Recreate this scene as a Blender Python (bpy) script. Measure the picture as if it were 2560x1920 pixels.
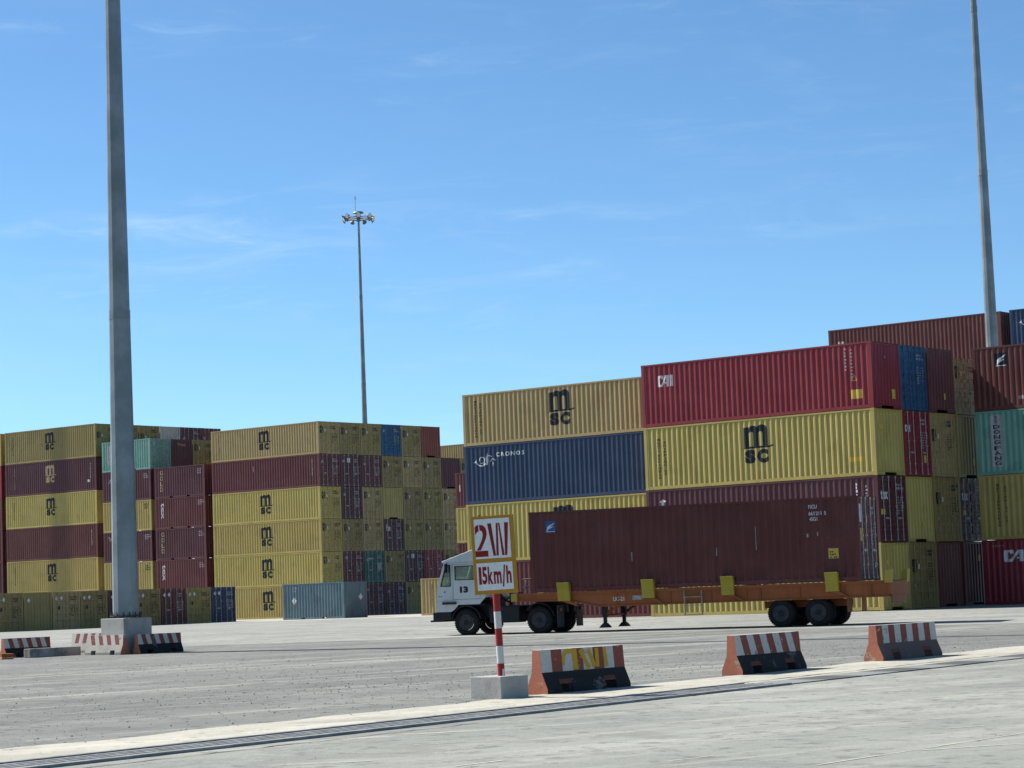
import bpy, bmesh, math, random
from mathutils import Vector, Matrix
from mathutils.geometry import tessellate_polygon

for o in list(bpy.data.objects):
    bpy.data.objects.remove(o, do_unlink=True)
S = bpy.context.scene
COL = S.collection
R = math.radians
random.seed(7)

# ------------------------------------------------------------------ camera
# far ground is z = 0; the yard falls gently towards the road in front
EYE = 1.28
PITCH, ROLL = 0.089, 0.037
def build_camera():
    cam = bpy.data.cameras.new('camera')
    cam.sensor_fit = 'HORIZONTAL'; cam.sensor_width = 36.0
    cam.lens = 5880.0 / 2560.0 * 36.0
    cam.clip_start = 0.5; cam.clip_end = 12000
    o = bpy.data.objects.new('camera', cam); COL.objects.link(o)
    r0 = Vector((1, 0, 0)); f = Vector((0, math.cos(PITCH), math.sin(PITCH))); u0 = Vector((0, -math.sin(PITCH), math.cos(PITCH)))
    r = r0 * math.cos(ROLL) - u0 * math.sin(ROLL)
    u = r0 * math.sin(ROLL) + u0 * math.cos(ROLL)
    M = Matrix(((r.x, u.x, -f.x, 0), (r.y, u.y, -f.y, 0), (r.z, u.z, -f.z, EYE), (0, 0, 0, 1)))
    o.matrix_world = M
    S.camera = o
build_camera()

# ------------------------------------------------------------------ sun, sky, exposure
SUN_AZ, SUN_EL = R(28.5), R(43.0)        # azimuth measured from -X towards +Y
SUN_DIR = Vector((-math.cos(SUN_AZ) * math.cos(SUN_EL), math.sin(SUN_AZ) * math.cos(SUN_EL), math.sin(SUN_EL)))
sl = bpy.data.lights.new('sun', 'SUN'); sl.energy = 5.0; sl.angle = R(0.53); sl.color = (1.0, 0.95, 0.86)
so = bpy.data.objects.new('sun', sl); COL.objects.link(so)
so.rotation_euler = SUN_DIR.to_track_quat('Z', 'Y').to_euler(); so.location = (-60, 60, 90)

W = bpy.data.worlds.new('World'); S.world = W; W.use_nodes = True
def build_world():
    nt = W.node_tree; N = nt.nodes; L = nt.links
    bg = N['Background']
    sky = N.new('ShaderNodeTexSky'); sky.sky_type = 'NISHITA'; sky.sun_disc = False
    sky.sun_elevation = SUN_EL; sky.sun_rotation = R(-61.5)
    sky.altitude = 0; sky.air_density = 0.72; sky.dust_density = 0.0; sky.ozone_density = 7.0
    hs = N.new('ShaderNodeHueSaturation'); hs.inputs['Saturation'].default_value = 1.0; hs.inputs['Value'].default_value = 1.0
    tn = N.new('ShaderNodeMix'); tn.data_type = 'RGBA'; tn.blend_type = 'MULTIPLY'; tn.inputs['Factor'].default_value = 1.0; tn.inputs[7].default_value = (0.92, 1.03, 0.97, 1)
    L.new(sky.outputs[0], tn.inputs[6]); L.new(tn.outputs[2], hs.inputs['Color'])
    tc = N.new('ShaderNodeTexCoord')
    def wisps(scale, rot, detail, lo, hi, dist, loc):
        mp = N.new('ShaderNodeMapping'); mp.inputs['Scale'].default_value = scale; mp.inputs['Rotation'].default_value = rot; mp.inputs['Location'].default_value = loc
        L.new(tc.outputs['Generated'], mp.inputs['Vector'])
        nz = N.new('ShaderNodeTexNoise'); nz.inputs['Scale'].default_value = 1.0; nz.inputs['Detail'].default_value = detail
        nz.inputs['Roughness'].default_value = 0.62; nz.inputs['Distortion'].default_value = dist
        L.new(mp.outputs[0], nz.inputs['Vector'])
        rp = N.new('ShaderNodeMapRange'); rp.inputs['From Min'].default_value = lo; rp.inputs['From Max'].default_value = hi; rp.interpolation_type = 'SMOOTHSTEP'
        L.new(nz.outputs['Fac'], rp.inputs['Value']); return rp.outputs[0]
    a = wisps((11, 11, 62), (0, R(5), 0), 7, 0.46, 0.84, 0.9, (9.3, 0.7, 4.1))
    b = wisps((3.2, 3.2, 13), (0, R(-6), 0), 3, 0.36, 0.66, 0.4, (2.6, 6.1, 3.3))
    c = wisps((26, 26, 120), (0, R(14), 0), 8, 0.52, 0.95, 1.4, (1.3, 5.1, 2.0))
    ad = N.new('ShaderNodeMath'); ad.operation = 'ADD'; L.new(a, ad.inputs[0]); L.new(c, ad.inputs[1])
    mu = N.new('ShaderNodeMath'); mu.operation = 'MULTIPLY'; L.new(ad.outputs[0], mu.inputs[0]); L.new(b, mu.inputs[1])
    sx = N.new('ShaderNodeSeparateXYZ'); L.new(tc.outputs['Generated'], sx.inputs[0])
    lf = N.new('ShaderNodeMapRange'); lf.interpolation_type = 'SMOOTHSTEP'; lf.inputs['From Min'].default_value = 0.10; lf.inputs['From Max'].default_value = -0.20
    lf.inputs['To Min'].default_value = 0.42; lf.inputs['To Max'].default_value = 1.25; L.new(sx.outputs[0], lf.inputs['Value'])
    mw = N.new('ShaderNodeMath'); mw.operation = 'MULTIPLY'; L.new(mu.outputs[0], mw.inputs[0]); L.new(lf.outputs[0], mw.inputs[1]); mu = mw
    hz = wisps((2.2, 2.2, 7.0), (0, R(-4), 0), 4, 0.40, 0.80, 0.3, (4.4, 1.1, 2.3))
    h1 = N.new('ShaderNodeMapRange'); h1.interpolation_type = 'SMOOTHSTEP'; h1.inputs['From Min'].default_value = -0.04; h1.inputs['From Max'].default_value = -0.24; L.new(sx.outputs[0], h1.inputs['Value'])
    h2 = N.new('ShaderNodeMath'); h2.operation = 'MULTIPLY'; L.new(hz, h2.inputs[0]); L.new(h1.outputs[0], h2.inputs[1])
    h3 = N.new('ShaderNodeMath'); h3.operation = 'MULTIPLY_ADD'; h3.inputs[1].default_value = 0.7; L.new(h2.outputs[0], h3.inputs[0]); L.new(mu.outputs[0], h3.inputs[2]); mu = h3
    m2 = N.new('ShaderNodeMath'); m2.operation = 'MULTIPLY'; m2.inputs[1].default_value = 0.34; m2.use_clamp = True; L.new(mu.outputs[0], m2.inputs[0])
    mx = N.new('ShaderNodeMix'); mx.data_type = 'RGBA'
    L.new(m2.outputs[0], mx.inputs['Factor']); L.new(hs.outputs[0], mx.inputs[6]); mx.inputs[7].default_value = (5.2, 6.6, 7.6, 1)
    L.new(mx.outputs[2], bg.inputs['Color'])
    bg.inputs['Strength'].default_value = 0.079
build_world()
S.view_settings.view_transform = 'Standard'; S.view_settings.look = 'None'; S.view_settings.gamma = 1; S.view_settings.exposure = 0.95
S.render.engine = 'CYCLES'
S.cycles.max_bounces = 6; S.cycles.diffuse_bounces = 3; S.cycles.glossy_bounces = 3; S.cycles.transparent_max_bounces = 12

# ------------------------------------------------------------------ helpers
def gz(y):
    return -0.0082 * max(0.0, 105.0 - y)

class MB:
    """collects shapes into one mesh"""
    def __init__(self): self.v = []; self.f = []; self.m = []
    def add(self, vs, fs, mi=0):
        b = len(self.v); self.v += [tuple(v) for v in vs]
        for f in fs: self.f.append(tuple(i + b for i in f)); self.m.append(mi)
        return self
    def box(self, x0, x1, y0, y1, z0, z1, mi=0):
        vs = [(x0, y0, z0), (x1, y0, z0), (x1, y1, z0), (x0, y1, z0), (x0, y0, z1), (x1, y0, z1), (x1, y1, z1), (x0, y1, z1)]
        return self.add(vs, [(0, 3, 2, 1), (4, 5, 6, 7), (0, 1, 5, 4), (1, 2, 6, 5), (2, 3, 7, 6), (3, 0, 4, 7)], mi)
    def prism(self, pts, axis, a, b, mi=0):
        """pts 2D polygon extruded along axis from a to b ('y': pts are x,z; 'x': pts are y,z; 'z': pts are x,y)"""
        n = len(pts)
        def P(p, t): return {'y': (p[0], t, p[1]), 'x': (t, p[0], p[1]), 'z': (p[0], p[1], t)}[axis]
        vs = [P(p, a) for p in pts] + [P(p, b) for p in pts]
        fs = [(i, (i + 1) % n, n + (i + 1) % n, n + i) for i in range(n)]
        tri = tessellate_polygon([[Vector((p[0], p[1], 0)) for p in pts]])
        fs += [tuple(t) for t in tri] + [tuple(n + i for i in reversed(t)) for t in tri]
        return self.add(vs, fs, mi)
    def tube(self, p, q, r, n=8, r2=None, mi=0):
        p, q = Vector(p), Vector(q); r2 = r if r2 is None else r2
        d = (q - p).normalized(); a = d.orthogonal().normalized(); b = d.cross(a)
        vs = []
        for c, rr in ((p, r), (q, r2)):
            for i in range(n):
                t = 2 * math.pi * i / n; vs.append(c + (a * math.cos(t) + b * math.sin(t)) * rr)
        fs = [(i, (i + 1) % n, n + (i + 1) % n, n + i) for i in range(n)] + [tuple(range(n - 1, -1, -1)), tuple(range(n, 2 * n))]
        return self.add(vs, fs, mi)
    def lathe(self, prof, n, axis='z', c=(0, 0, 0), phase=0.0, mi=0, close=False):
        """prof: (radius, height) pairs"""
        vs = []
        for r, h in prof:
            for i in range(n):
                t = 2 * math.pi * i / n + phase; u, w = r * math.cos(t), r * math.sin(t)
                if axis == 'z': vs.append((c[0] + u, c[1] + w, c[2] + h))
                elif axis == 'y': vs.append((c[0] + u, c[1] + h, c[2] + w))
                else: vs.append((c[0] + h, c[1] + u, c[2] + w))
        fs = []
        m = len(prof)
        for j in range(m - 1 if not close else m):
            k = (j + 1) % m
            for i in range(n): fs.append((j * n + i, j * n + (i + 1) % n, k * n + (i + 1) % n, k * n + i))
        if not close: fs += [tuple(range(n - 1, -1, -1)), tuple((m - 1) * n + i for i in range(n))]
        return self.add(vs, fs, mi)
    def mesh(self, name, slots=1, smooth=False, weld=False, fix=True):
        me = bpy.data.meshes.new(name); me.from_pydata(self.v, [], self.f)
        for i in range(slots): me.materials.append(None)
        for p, mi in zip(me.polygons, self.m): p.material_index = mi
        if fix or weld:
            bm = bmesh.new(); bm.from_mesh(me)
            if weld:
                bmesh.ops.remove_doubles(bm, verts=bm.verts, dist=1e-5)
                seen = {}; kill = []
                for f in bm.faces:
                    k = tuple(sorted(v.index for v in f.verts))
                    if k in seen: kill += [f, seen[k]]
                    else: seen[k] = f
                bmesh.ops.delete(bm, geom=list(set(kill)), context='FACES_ONLY')
            bmesh.ops.recalc_face_normals(bm, faces=bm.faces)
            bm.to_mesh(me); bm.free()
        if smooth:
            me.polygons.foreach_set('use_smooth', [True] * len(me.polygons))
        me.update()
        return me

def link(name, me, mats, parent=None, loc=(0, 0, 0), rot=None):
    o = bpy.data.objects.new(name, me); COL.objects.link(o)
    if not isinstance(mats, (list, tuple)): mats = [mats]
    for i, m in enumerate(mats):
        o.material_slots[i].link = 'OBJECT'; o.material_slots[i].material = m
    o.location = loc
    if rot: o.rotation_euler = rot
    if parent: o.parent = parent
    return o
def put(name, mb, mats, parent=None, loc=(0, 0, 0), rot=None, smooth=False, weld=False, bevel=0.0, fix=True):
    n = len(mats) if isinstance(mats, (list, tuple)) else 1
    o = link(name, mb.mesh(name, n, smooth, weld, fix), mats, parent, loc, rot)
    if bevel:
        b = o.modifiers.new('bevel', 'BEVEL'); b.width = bevel; b.segments = 2; b.limit_method = 'ANGLE'; b.angle_limit = R(35)
    return o
def tag(o, label, cat, group=None, kind=None):
    if label: o['label'] = label
    if cat: o['category'] = cat
    if group: o['group'] = group
    if kind: o['kind'] = kind
    return o
def thing(name, label, cat, loc=(0, 0, 0), rz=0.0, group=None):
    o = bpy.data.objects.new(name, None); COL.objects.link(o); o.empty_display_size = 0.3
    o.location = loc; o.rotation_euler = (0, 0, rz)
    return tag(o, label, cat, group)
def copy_tree(o, parent=None):
    c = o.copy(); COL.objects.link(c)
    if parent: c.parent = parent
    for ch in list(o.children): copy_tree(ch, c)
    return c

# ------------------------------------------------------------------ materials
def newmat(name):
    m = bpy.data.materials.new(name); m.use_nodes = True
    nt = m.node_tree; return m, nt, nt.nodes, nt.links, nt.nodes['Principled BSDF']
def ramp(N, L, src, lo, hi, inv=False):
    r = N.new('ShaderNodeMapRange'); r.interpolation_type = 'SMOOTHSTEP'
    r.inputs['From Min'].default_value = lo; r.inputs['From Max'].default_value = hi
    if inv: r.inputs['To Min'].default_value = 1; r.inputs['To Max'].default_value = 0
    L.new(src, r.inputs['Value']); return r.outputs[0]
def noise(N, L, vec, scale, detail=4, rough=0.55, dist=0.0):
    n = N.new('ShaderNodeTexNoise'); n.inputs['Scale'].default_value = scale; n.inputs['Detail'].default_value = detail
    n.inputs['Roughness'].default_value = rough; n.inputs['Distortion'].default_value = dist
    if vec: L.new(vec, n.inputs['Vector'])
    return n.outputs['Fac']
def mapping(N, L, src, scale=(1, 1, 1), rot=(0, 0, 0)):
    m = N.new('ShaderNodeMapping'); m.inputs['Scale'].default_value = scale; m.inputs['Rotation'].default_value = rot
    L.new(src, m.inputs['Vector']); return m.outputs[0]
def mixc(N, L, fac, a, b):
    m = N.new('ShaderNodeMix'); m.data_type = 'RGBA'
    if isinstance(fac, float): m.inputs['Factor'].default_value = fac
    else: L.new(fac, m.inputs['Factor'])
    for i, c in ((6, a), (7, b)):
        if isinstance(c, tuple): m.inputs[i].default_value = (*c[:3], 1)
        else: L.new(c, m.inputs[i])
    return m.outputs[2]
def mul(N, L, a, b):
    m = N.new('ShaderNodeMath'); m.operation = 'MULTIPLY'
    for i, c in ((0, a), (1, b)):
        if isinstance(c, float): m.inputs[i].default_value = c
        else: L.new(c, m.inputs[i])
    return m.outputs[0]
def objvec(N, L, jitter=True):
    t = N.new('ShaderNodeTexCoord')
    if not jitter: return t.outputs['Object']
    oi = N.new('ShaderNodeObjectInfo'); a = N.new('ShaderNodeVectorMath'); a.operation = 'MULTIPLY_ADD'
    cb = N.new('ShaderNodeCombineXYZ'); L.new(oi.outputs['Random'], cb.inputs[0]); L.new(oi.outputs['Random'], cb.inputs[1]); L.new(oi.outputs['Random'], cb.inputs[2])
    L.new(cb.outputs[0], a.inputs[0]); a.inputs[1].default_value = (37, 53, 71); L.new(t.outputs['Object'], a.inputs[2])
    return a.outputs[0]

ALB = 0.74   # the picture is exposed for the shade, so paints and paving keep their true, rather dark values
def alb(c): return tuple(x * ALB for x in c)
def paint(name, col, rough=0.46, dirt=0.45, rust=0.6, fade=0.35, spec=0.35):
    """weathered coach paint: blotchy fading, vertical run marks, small rust blooms"""
    m, nt, N, L, P = newmat(name); col = alb(col)
    v = objvec(N, L)
    big = noise(N, L, v, 0.55, 3, 0.6)
    run = noise(N, L, mapping(N, L, v, (5.0, 5.0, 0.45)), 1.0, 4, 0.65)
    fine = noise(N, L, v, 9.0, 5, 0.7)
    c = mixc(N, L, mul(N, L, ramp(N, L, big, 0.35, 0.75), fade), tuple(col), tuple(min(1, x * 1.25 + 0.03) for x in col))
    grey = sum(col) / 3
    dc = tuple(x * 0.45 + grey * 0.12 for x in col)
    c = mixc(N, L, mul(N, L, ramp(N, L, run, 0.48, 0.78), dirt), c, dc)
    scr = noise(N, L, mapping(N, L, v, (0.9, 0.9, 7.0)), 1.0, 5, 0.7)
    c = mixc(N, L, mul(N, L, ramp(N, L, scr, 0.66, 0.72), dirt * 0.8), c, tuple(min(1, x * 1.25 + 0.05) for x in col))
    pat = noise(N, L, v, 0.9, 1, 0.4)
    c = mixc(N, L, mul(N, L, ramp(N, L, pat, 0.60, 0.63), fade * 0.9), c, tuple(x * 0.72 for x in col))
    drip = noise(N, L, mapping(N, L, v, (11.0, 11.0, 0.30)), 1.0, 3, 0.6)
    c = mixc(N, L, mul(N, L, mul(N, L, ramp(N, L, drip, 0.60, 0.72), ramp(N, L, big, 0.4, 0.6)), rust * 0.55), c, (0.10, 0.05, 0.025))
    rs = mul(N, L, ramp(N, L, fine, 0.63, 0.72), ramp(N, L, run, 0.5, 0.62))
    c = mixc(N, L, mul(N, L, rs, rust), c, (0.11, 0.045, 0.02))
    L.new(c, P.inputs['Base Color'])
    rr = N.new('ShaderNodeMapRange'); rr.inputs['To Min'].default_value = rough - 0.10; rr.inputs['To Max'].default_value = rough + 0.12
    L.new(run, rr.inputs['Value']); L.new(rr.outputs[0], P.inputs['Roughness'])
    P.inputs['Specular IOR Level'].default_value = spec
    b = N.new('ShaderNodeBump'); b.inputs['Strength'].default_value = 0.12; b.inputs['Distance'].default_value = 0.02
    L.new(noise(N, L, v, 2.2, 2), b.inputs['Height']); L.new(b.outputs[0], P.inputs['Normal'])
    return m
def plain(name, col, rough=0.6, metal=0.0, var=0.25, scale=6.0, spec=0.3):
    m, nt, N, L, P = newmat(name); col = alb(col)
    v = objvec(N, L)
    n = noise(N, L, v, scale, 5, 0.65)
    c = mixc(N, L, ramp(N, L, n, 0.3, 0.75), tuple(x * (1 - var) for x in col), tuple(min(1, x * (1 + var)) for x in col))
    L.new(c, P.inputs['Base Color']); P.inputs['Roughness'].default_value = rough; P.inputs['Metallic'].default_value = metal
    P.inputs['Specular IOR Level'].default_value = spec
    return m
def concrete(name, col, rough=0.9, stain=0.5, scale=3.0, dark=None):
    m, nt, N, L, P = newmat(name); col = alb(col); dark = alb(dark) if dark else None
    v = objvec(N, L)
    a = noise(N, L, v, scale, 6, 0.65); b = noise(N, L, v, scale * 9, 4, 0.7)
    dark = dark or tuple(x * 0.5 for x in col)
    c = mixc(N, L, mul(N, L, ramp(N, L, a, 0.45, 0.75), stain), tuple(col), tuple(dark))
    c = mixc(N, L, mul(N, L, ramp(N, L, b, 0.55, 0.8), 0.5), c, tuple(x * 0.75 for x in col))
    L.new(c, P.inputs['Base Color']); P.inputs['Roughness'].default_value = rough; P.inputs['Specular IOR Level'].default_value = 0.2
    bp = N.new('ShaderNodeBump'); bp.inputs['Strength'].default_value = 0.35; bp.inputs['Distance'].default_value = 0.02
    L.new(b, bp.inputs['Height']); L.new(bp.outputs[0], P.inputs['Normal'])
    return m
def chipped(name, col, under, amount=0.5, scale=5.0):
    """old masonry paint flaking off to what is under it"""
    m, nt, N, L, P = newmat(name); col = alb(col); under = alb(under)
    v = objvec(N, L)
    a = noise(N, L, v, scale, 8, 0.7, 0.3); b = noise(N, L, v, scale * 3.5, 3, 0.6)
    c = mixc(N, L, mul(N, L, ramp(N, L, b, 0.35, 0.75), 0.45), tuple(col), tuple(x * 0.7 for x in col))
    c = mixc(N, L, ramp(N, L, a, 0.66 - 0.1 * amount, 0.69 - 0.1 * amount), c, tuple(under))
    L.new(c, P.inputs['Base Color']); P.inputs['Roughness'].default_value = 0.8; P.inputs['Specular IOR Level'].default_value = 0.25
    bp = N.new('ShaderNodeBump'); bp.inputs['Strength'].default_value = 0.3; bp.inputs['Distance'].default_value = 0.01
    L.new(a, bp.inputs['Height']); L.new(bp.outputs[0], P.inputs['Normal'])
    return m

PAINT = {
 'lemon':  paint('lemon_yellow_paint', (0.50, 0.39, 0.105)),
 'yellow': paint('ochre_yellow_paint', (0.46, 0.345, 0.10)),
 'tan':    paint('tan_yellow_paint', (0.43, 0.31, 0.13), dirt=0.5),
 'khaki':  paint('faded_khaki_paint', (0.31, 0.225, 0.08), dirt=0.5),
 'olive':  paint('dull_olive_yellow_paint', (0.33, 0.25, 0.08), dirt=0.5),
 'maroon': paint('maroon_paint', (0.135, 0.030, 0.030)),
 'plum':   paint('plum_paint', (0.105, 0.027, 0.034)),
 'oxide':  paint('red_oxide_paint', (0.135, 0.034, 0.026), dirt=0.5),
 'rust':   paint('brick_red_paint', (0.26, 0.055, 0.030)),
 'red':    paint('crimson_paint', (0.27, 0.020, 0.032)),
 'navy':   paint('navy_blue_paint', (0.020, 0.045, 0.105), dirt=0.3),
 'blue':   paint('bright_blue_paint', (0.022, 0.10, 0.21)),
 'steel':  paint('grey_blue_paint', (0.125, 0.20, 0.235), dirt=0.4, fade=0.5),
 'green':  paint('dark_green_paint', (0.03, 0.13, 0.09)),
 'mint':   paint('mint_green_paint', (0.17, 0.37, 0.30), fade=0.5),
 'white':  paint('dirty_white_paint', (0.50, 0.48, 0.44)),
 'cargo':  paint('brown_maroon_paint', (0.125, 0.024, 0.020), dirt=0.6, rust=0.7, rough=0.55),
}
M_BAR = plain('galvanised_bar', (0.42, 0.40, 0.40), 0.5, 0.35)
M_INK = plain('black_lettering_paint', (0.010, 0.016, 0.022), 0.5, 0, 0.3)
M_WHITE = plain('white_lettering_paint', (0.75, 0.76, 0.76), 0.6, 0, 0.12)
M_GREYW = plain('faded_white_lettering', (0.42, 0.40, 0.40), 0.7, 0, 0.3)
M_TANINK = plain('tan_lettering_paint', (0.55, 0.42, 0.22), 0.6, 0, 0.2)
M_YSTICK = plain('yellow_sticker', (0.72, 0.48, 0.08), 0.5, 0, 0.1)
M_RSTICK = plain('orange_red_sticker', (0.55, 0.12, 0.04), 0.5, 0, 0.1)
M_DARK = plain('black_void', (0.006, 0.006, 0.007), 0.9, 0, 0.1)
M_RUBBER = plain('tyre_rubber', (0.016, 0.018, 0.020), 0.85, 0, 0.35, 4.0, 0.2)
M_BLACK = plain('black_chassis_paint', (0.010, 0.012, 0.016), 0.55, 0, 0.3)
M_STEEL = plain('galvanised_steel', (0.27, 0.295, 0.305), 0.42, 0.45, 0.22, 0.8)

# ------------------------------------------------------------------ containers
CW = 2.438
L40, L20 = 12.192, 6.058
HC, HS = 2.896, 2.591
YO = -CW / 2 + 0.012            # plane of the outer flats of the near side
DEPTH = 0.040
def corr_p(L, post=0.16):
    span = L - 2 * post; n = round((span - 0.0725) / 0.2785); return (span - 0.0725) / n, n
def corr_breaks(L):
    p, n = corr_p(L); x = -L / 2 + 0.16; out = []
    k = p / 0.2785
    for i in range(n):
        out += [(x, 0.0), (x + 0.0725, 0.0), (x + 0.0725 + 0.062 * k, DEPTH), (x + 0.0725 + 0.144 * k, DEPTH)]
        x += p
    return out + [(x, 0.0), (x + 0.0725, 0.0)]
_BR = {L: corr_breaks(L) for L in (L40, L20)}
def corr_at(L, x):
    br = _BR[L]
    if x <= br[0][0]: return 0.0
    for (a, da), (b, db) in zip(br, br[1:]):
        if a <= x <= b: return da + (db - da) * (x - a) / max(1e-9, b - a)
    return 0.0
_cache = {}
def cached(key, fn):
    if key not in _cache: _cache[key] = fn()
    return _cache[key]
def m_side(L, H, sgn):
    mb = MB(); br = _BR[L]; z0, z1 = 0.15, H - 0.075
    vs = []
    for x, d in br: vs += [(x, sgn * (-YO - d), z0), (x, sgn * (-YO - d), z1)]
    fs = [(2 * i, 2 * i + 2, 2 * i + 3, 2 * i + 1) if sgn < 0 else (2 * i, 2 * i + 1, 2 * i + 3, 2 * i + 2) for i in range(len(br) - 1)]
    # shallow closing lips at top and bottom of the ribs
    mb.add(vs, fs); return mb.mesh('side_panel', fix=False)
def m_roof(L, H):
    mb = MB(); vs = []; x = -L / 2 + 0.12; i = 0
    xs = []
    while x < L / 2 - 0.12:
        xs += [(x, 0.0), (x + 0.1, 0.0), (x + 0.125, -0.02), (x + 0.2, -0.02)]; x += 0.225
    xs.append((L / 2 - 0.1, 0.0))
    for x, d in xs: vs += [(x, -CW / 2 + 0.07, H - 0.012 + d), (x, CW / 2 - 0.07, H - 0.012 + d)]
    mb.add(vs, [(2 * i, 2 * i + 2, 2 * i + 3, 2 * i + 1) for i in range(len(xs) - 1)])
    return mb.mesh('roof_panel', fix=False)
def m_frame(L, H, end, pockets):
    mb = MB(); h, w = L / 2, CW / 2
    for sx in (-1, 1):
        for sy in (-1, 1):
            xa, xb = sorted((sx * h, sx * (h - 0.16))); ya, yb = sorted((sy * (w - 0.002), sy * (w - 0.13)))
            mb.box(xa + 0.004, xb - 0.004, ya, yb, 0.118, H - 0.118)
            for za, zb in ((0, 0.118), (H - 0.118, H)):                      # corner castings
                xa, xb = sorted((sx * (h + 0.003), sx * (h - 0.178))); ya, yb = sorted((sy * (w + 0.001), sy * (w - 0.162)))
                mb.box(xa, xb, ya, yb, za, zb)
    for sy in (-1, 1):
        ya, yb = sorted((sy * (w - 0.004), sy * (w - 0.064)))
        mb.box(-h + 0.178, h - 0.178, ya, yb, H - 0.078, H - 0.006)
        if pockets:
            for a, b in ((-h + 0.178, -1.2), (-0.85, 0.85), (1.2, h - 0.178)): mb.box(a, b, ya, yb, 0.012, 0.156)
            for a, b in ((-1.2, -0.85), (0.85, 1.2)): mb.box(a, b, ya, yb, 0.125, 0.156)
        else: mb.box(-h + 0.178, h - 0.178, ya, yb, 0.012, 0.156)
    for sx in (-1, 1):
        xa, xb = sorted((sx * (h - 0.006), sx * (h - 0.08)))
        mb.box(xa, xb, -w + 0.162, w - 0.162, H - 0.11, H - 0.008)
        if sx > 0 and end == 'wall' and L == L40:
            mb.box(xa, xb, -w + 0.162, -0.52, 0.014, 0.15); mb.box(xa, xb, 0.52, w - 0.162, 0.014, 0.15); mb.box(xa, xb, -0.52, 0.52, 0.128, 0.15)
        else: mb.box(xa, xb, -w + 0.162, w - 0.162, 0.014, 0.15)
    mb.box(-h + 0.15, h - 0.22, -w + 0.1, w - 0.1, 0.13, 0.15, 1)            # floor
    return mb.mesh('frame', 2)
def m_end(H, L, sx):
    mb = MB(); n = 8; p = (CW - 0.27) / n; vs = []; xs = []
    y = -CW / 2 + 0.13
    for i in range(n):
        xs += [(y, 0), (y + p * 0.38, 0), (y + p * 0.52, 0.042), (y + p * 0.86, 0.042)]; y += p
    xs.append((y, 0))
    for yy, d in xs: vs += [(sx * (L / 2 - 0.02 - d), yy, 0.15), (sx * (L / 2 - 0.02 - d), yy, H - 0.11)]
    mb.add(vs, [(2 * i, 2 * i + 2, 2 * i + 3, 2 * i + 1) if sx > 0 else (2 * i, 2 * i + 1, 2 * i + 3, 2 * i + 2) for i in range(len(xs) - 1)])
    return mb.mesh('end_wall', fix=False)
def m_door(H, L, side):
    mb = MB(); w = CW / 2 - 0.135
    ya, yb = (-w, -0.008) if side < 0 else (0.008, w)
    z0, z1 = 0.155, H - 0.115; x = L / 2
    prof = [(0, z0), (0, z0 + 0.09)]
    n = 5; hh = (z1 - z0 - 0.18) / n
    for i in range(n):
        a = z0 + 0.09 + hh * i
        prof += [(0, a + hh * 0.18), (0.03, a + hh * 0.27), (0.03, a + hh * 0.82), (0, a + hh * 0.91)]
    prof += [(0, z1)]
    e = 0.05
    vs = []; fs = []
    for d, z in prof: vs += [(x - 0.03 - d, ya + e, z), (x - 0.03 - d, yb - e, z)]
    fs = [(2 * i, 2 * i + 1, 2 * i + 3, 2 * i + 2) for i in range(len(prof) - 1)]
    mb.add(vs, fs)
    mb.box(x - 0.07, x - 0.026, ya, ya + e, z0, z1); mb.box(x - 0.07, x - 0.026, yb - e, yb, z0, z1)
    for zz in (z0 + 0.12, z0 + 0.75, z1 - 0.75, z1 - 0.12):                  # hinges
        yo = ya - 0.05 if side < 0 else yb - 0.01
        mb.box(x - 0.05, x - 0.012, yo, yo + 0.06, zz - 0.06, zz + 0.06)
    return mb.mesh('door')
def m_bar(H, L, y, hand):
    mb = MB(); x = L / 2 + 0.006
    mb.tube((x, y, 0.1), (x, y, H - 0.06), 0.019, 6)
    for z in (0.11, H - 0.07): mb.box(x - 0.03, x + 0.022, y - 0.05, y + 0.05, z - 0.045, z + 0.045)
    for z in (0.55, 1.55): mb.box(x - 0.03, x + 0.022, y - 0.045, y + 0.045, z - 0.03, z + 0.03)
    mb.tube((x + 0.02, y, 1.05), (x + 0.02, y + hand * 0.42, 1.02), 0.014, 6)
    mb.box(x - 0.03, x + 0.012, y + hand * 0.3 - 0.05, y + hand * 0.3 + 0.05, 1.0, 1.09)
    return mb.mesh('locking_bar')
def m_plate(H, L):
    """door end as a dark box behind the leaves, so no daylight shows round them"""
    return MB().box(L / 2 - 0.12, L / 2 - 0.10, -CW / 2 + 0.1, CW / 2 - 0.1, 0.12, H - 0.08).mesh('door_seal')

# --- flat shapes that become painted marks
def text_shape(s, bold=0.0):
    def mk():
        cu = bpy.data.curves.new('t', 'FONT'); cu.body = s; cu.size = 1; cu.offset = bold; cu.resolution_u = 3; cu.fill_mode = 'FRONT'
        ob = bpy.data.objects.new('t', cu); COL.objects.link(ob)
        bpy.context.view_layer.update()
        me = bpy.data.meshes.new_from_object(ob.evaluated_get(bpy.context.evaluated_depsgraph_get()))
        bm = bmesh.new(); bm.from_mesh(me)
        vs = [(v.co.x, v.co.y) for v in bm.verts]; bm.verts.index_update()
        fs = [tuple(v.index for v in f.verts) for f in bm.faces]
        bm.free(); bpy.data.objects.remove(ob); bpy.data.meshes.remove(me)
        xs = [v[0] for v in vs]; ys = [v[1] for v in vs]
        x0, x1, y0, y1 = min(xs), max(xs), min(ys), max(ys)
        return [((x - x0) / (x1 - x0), (y - y0) / (y1 - y0)) for x, y in vs], fs
    return cached(('t', s, bold), mk)
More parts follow.
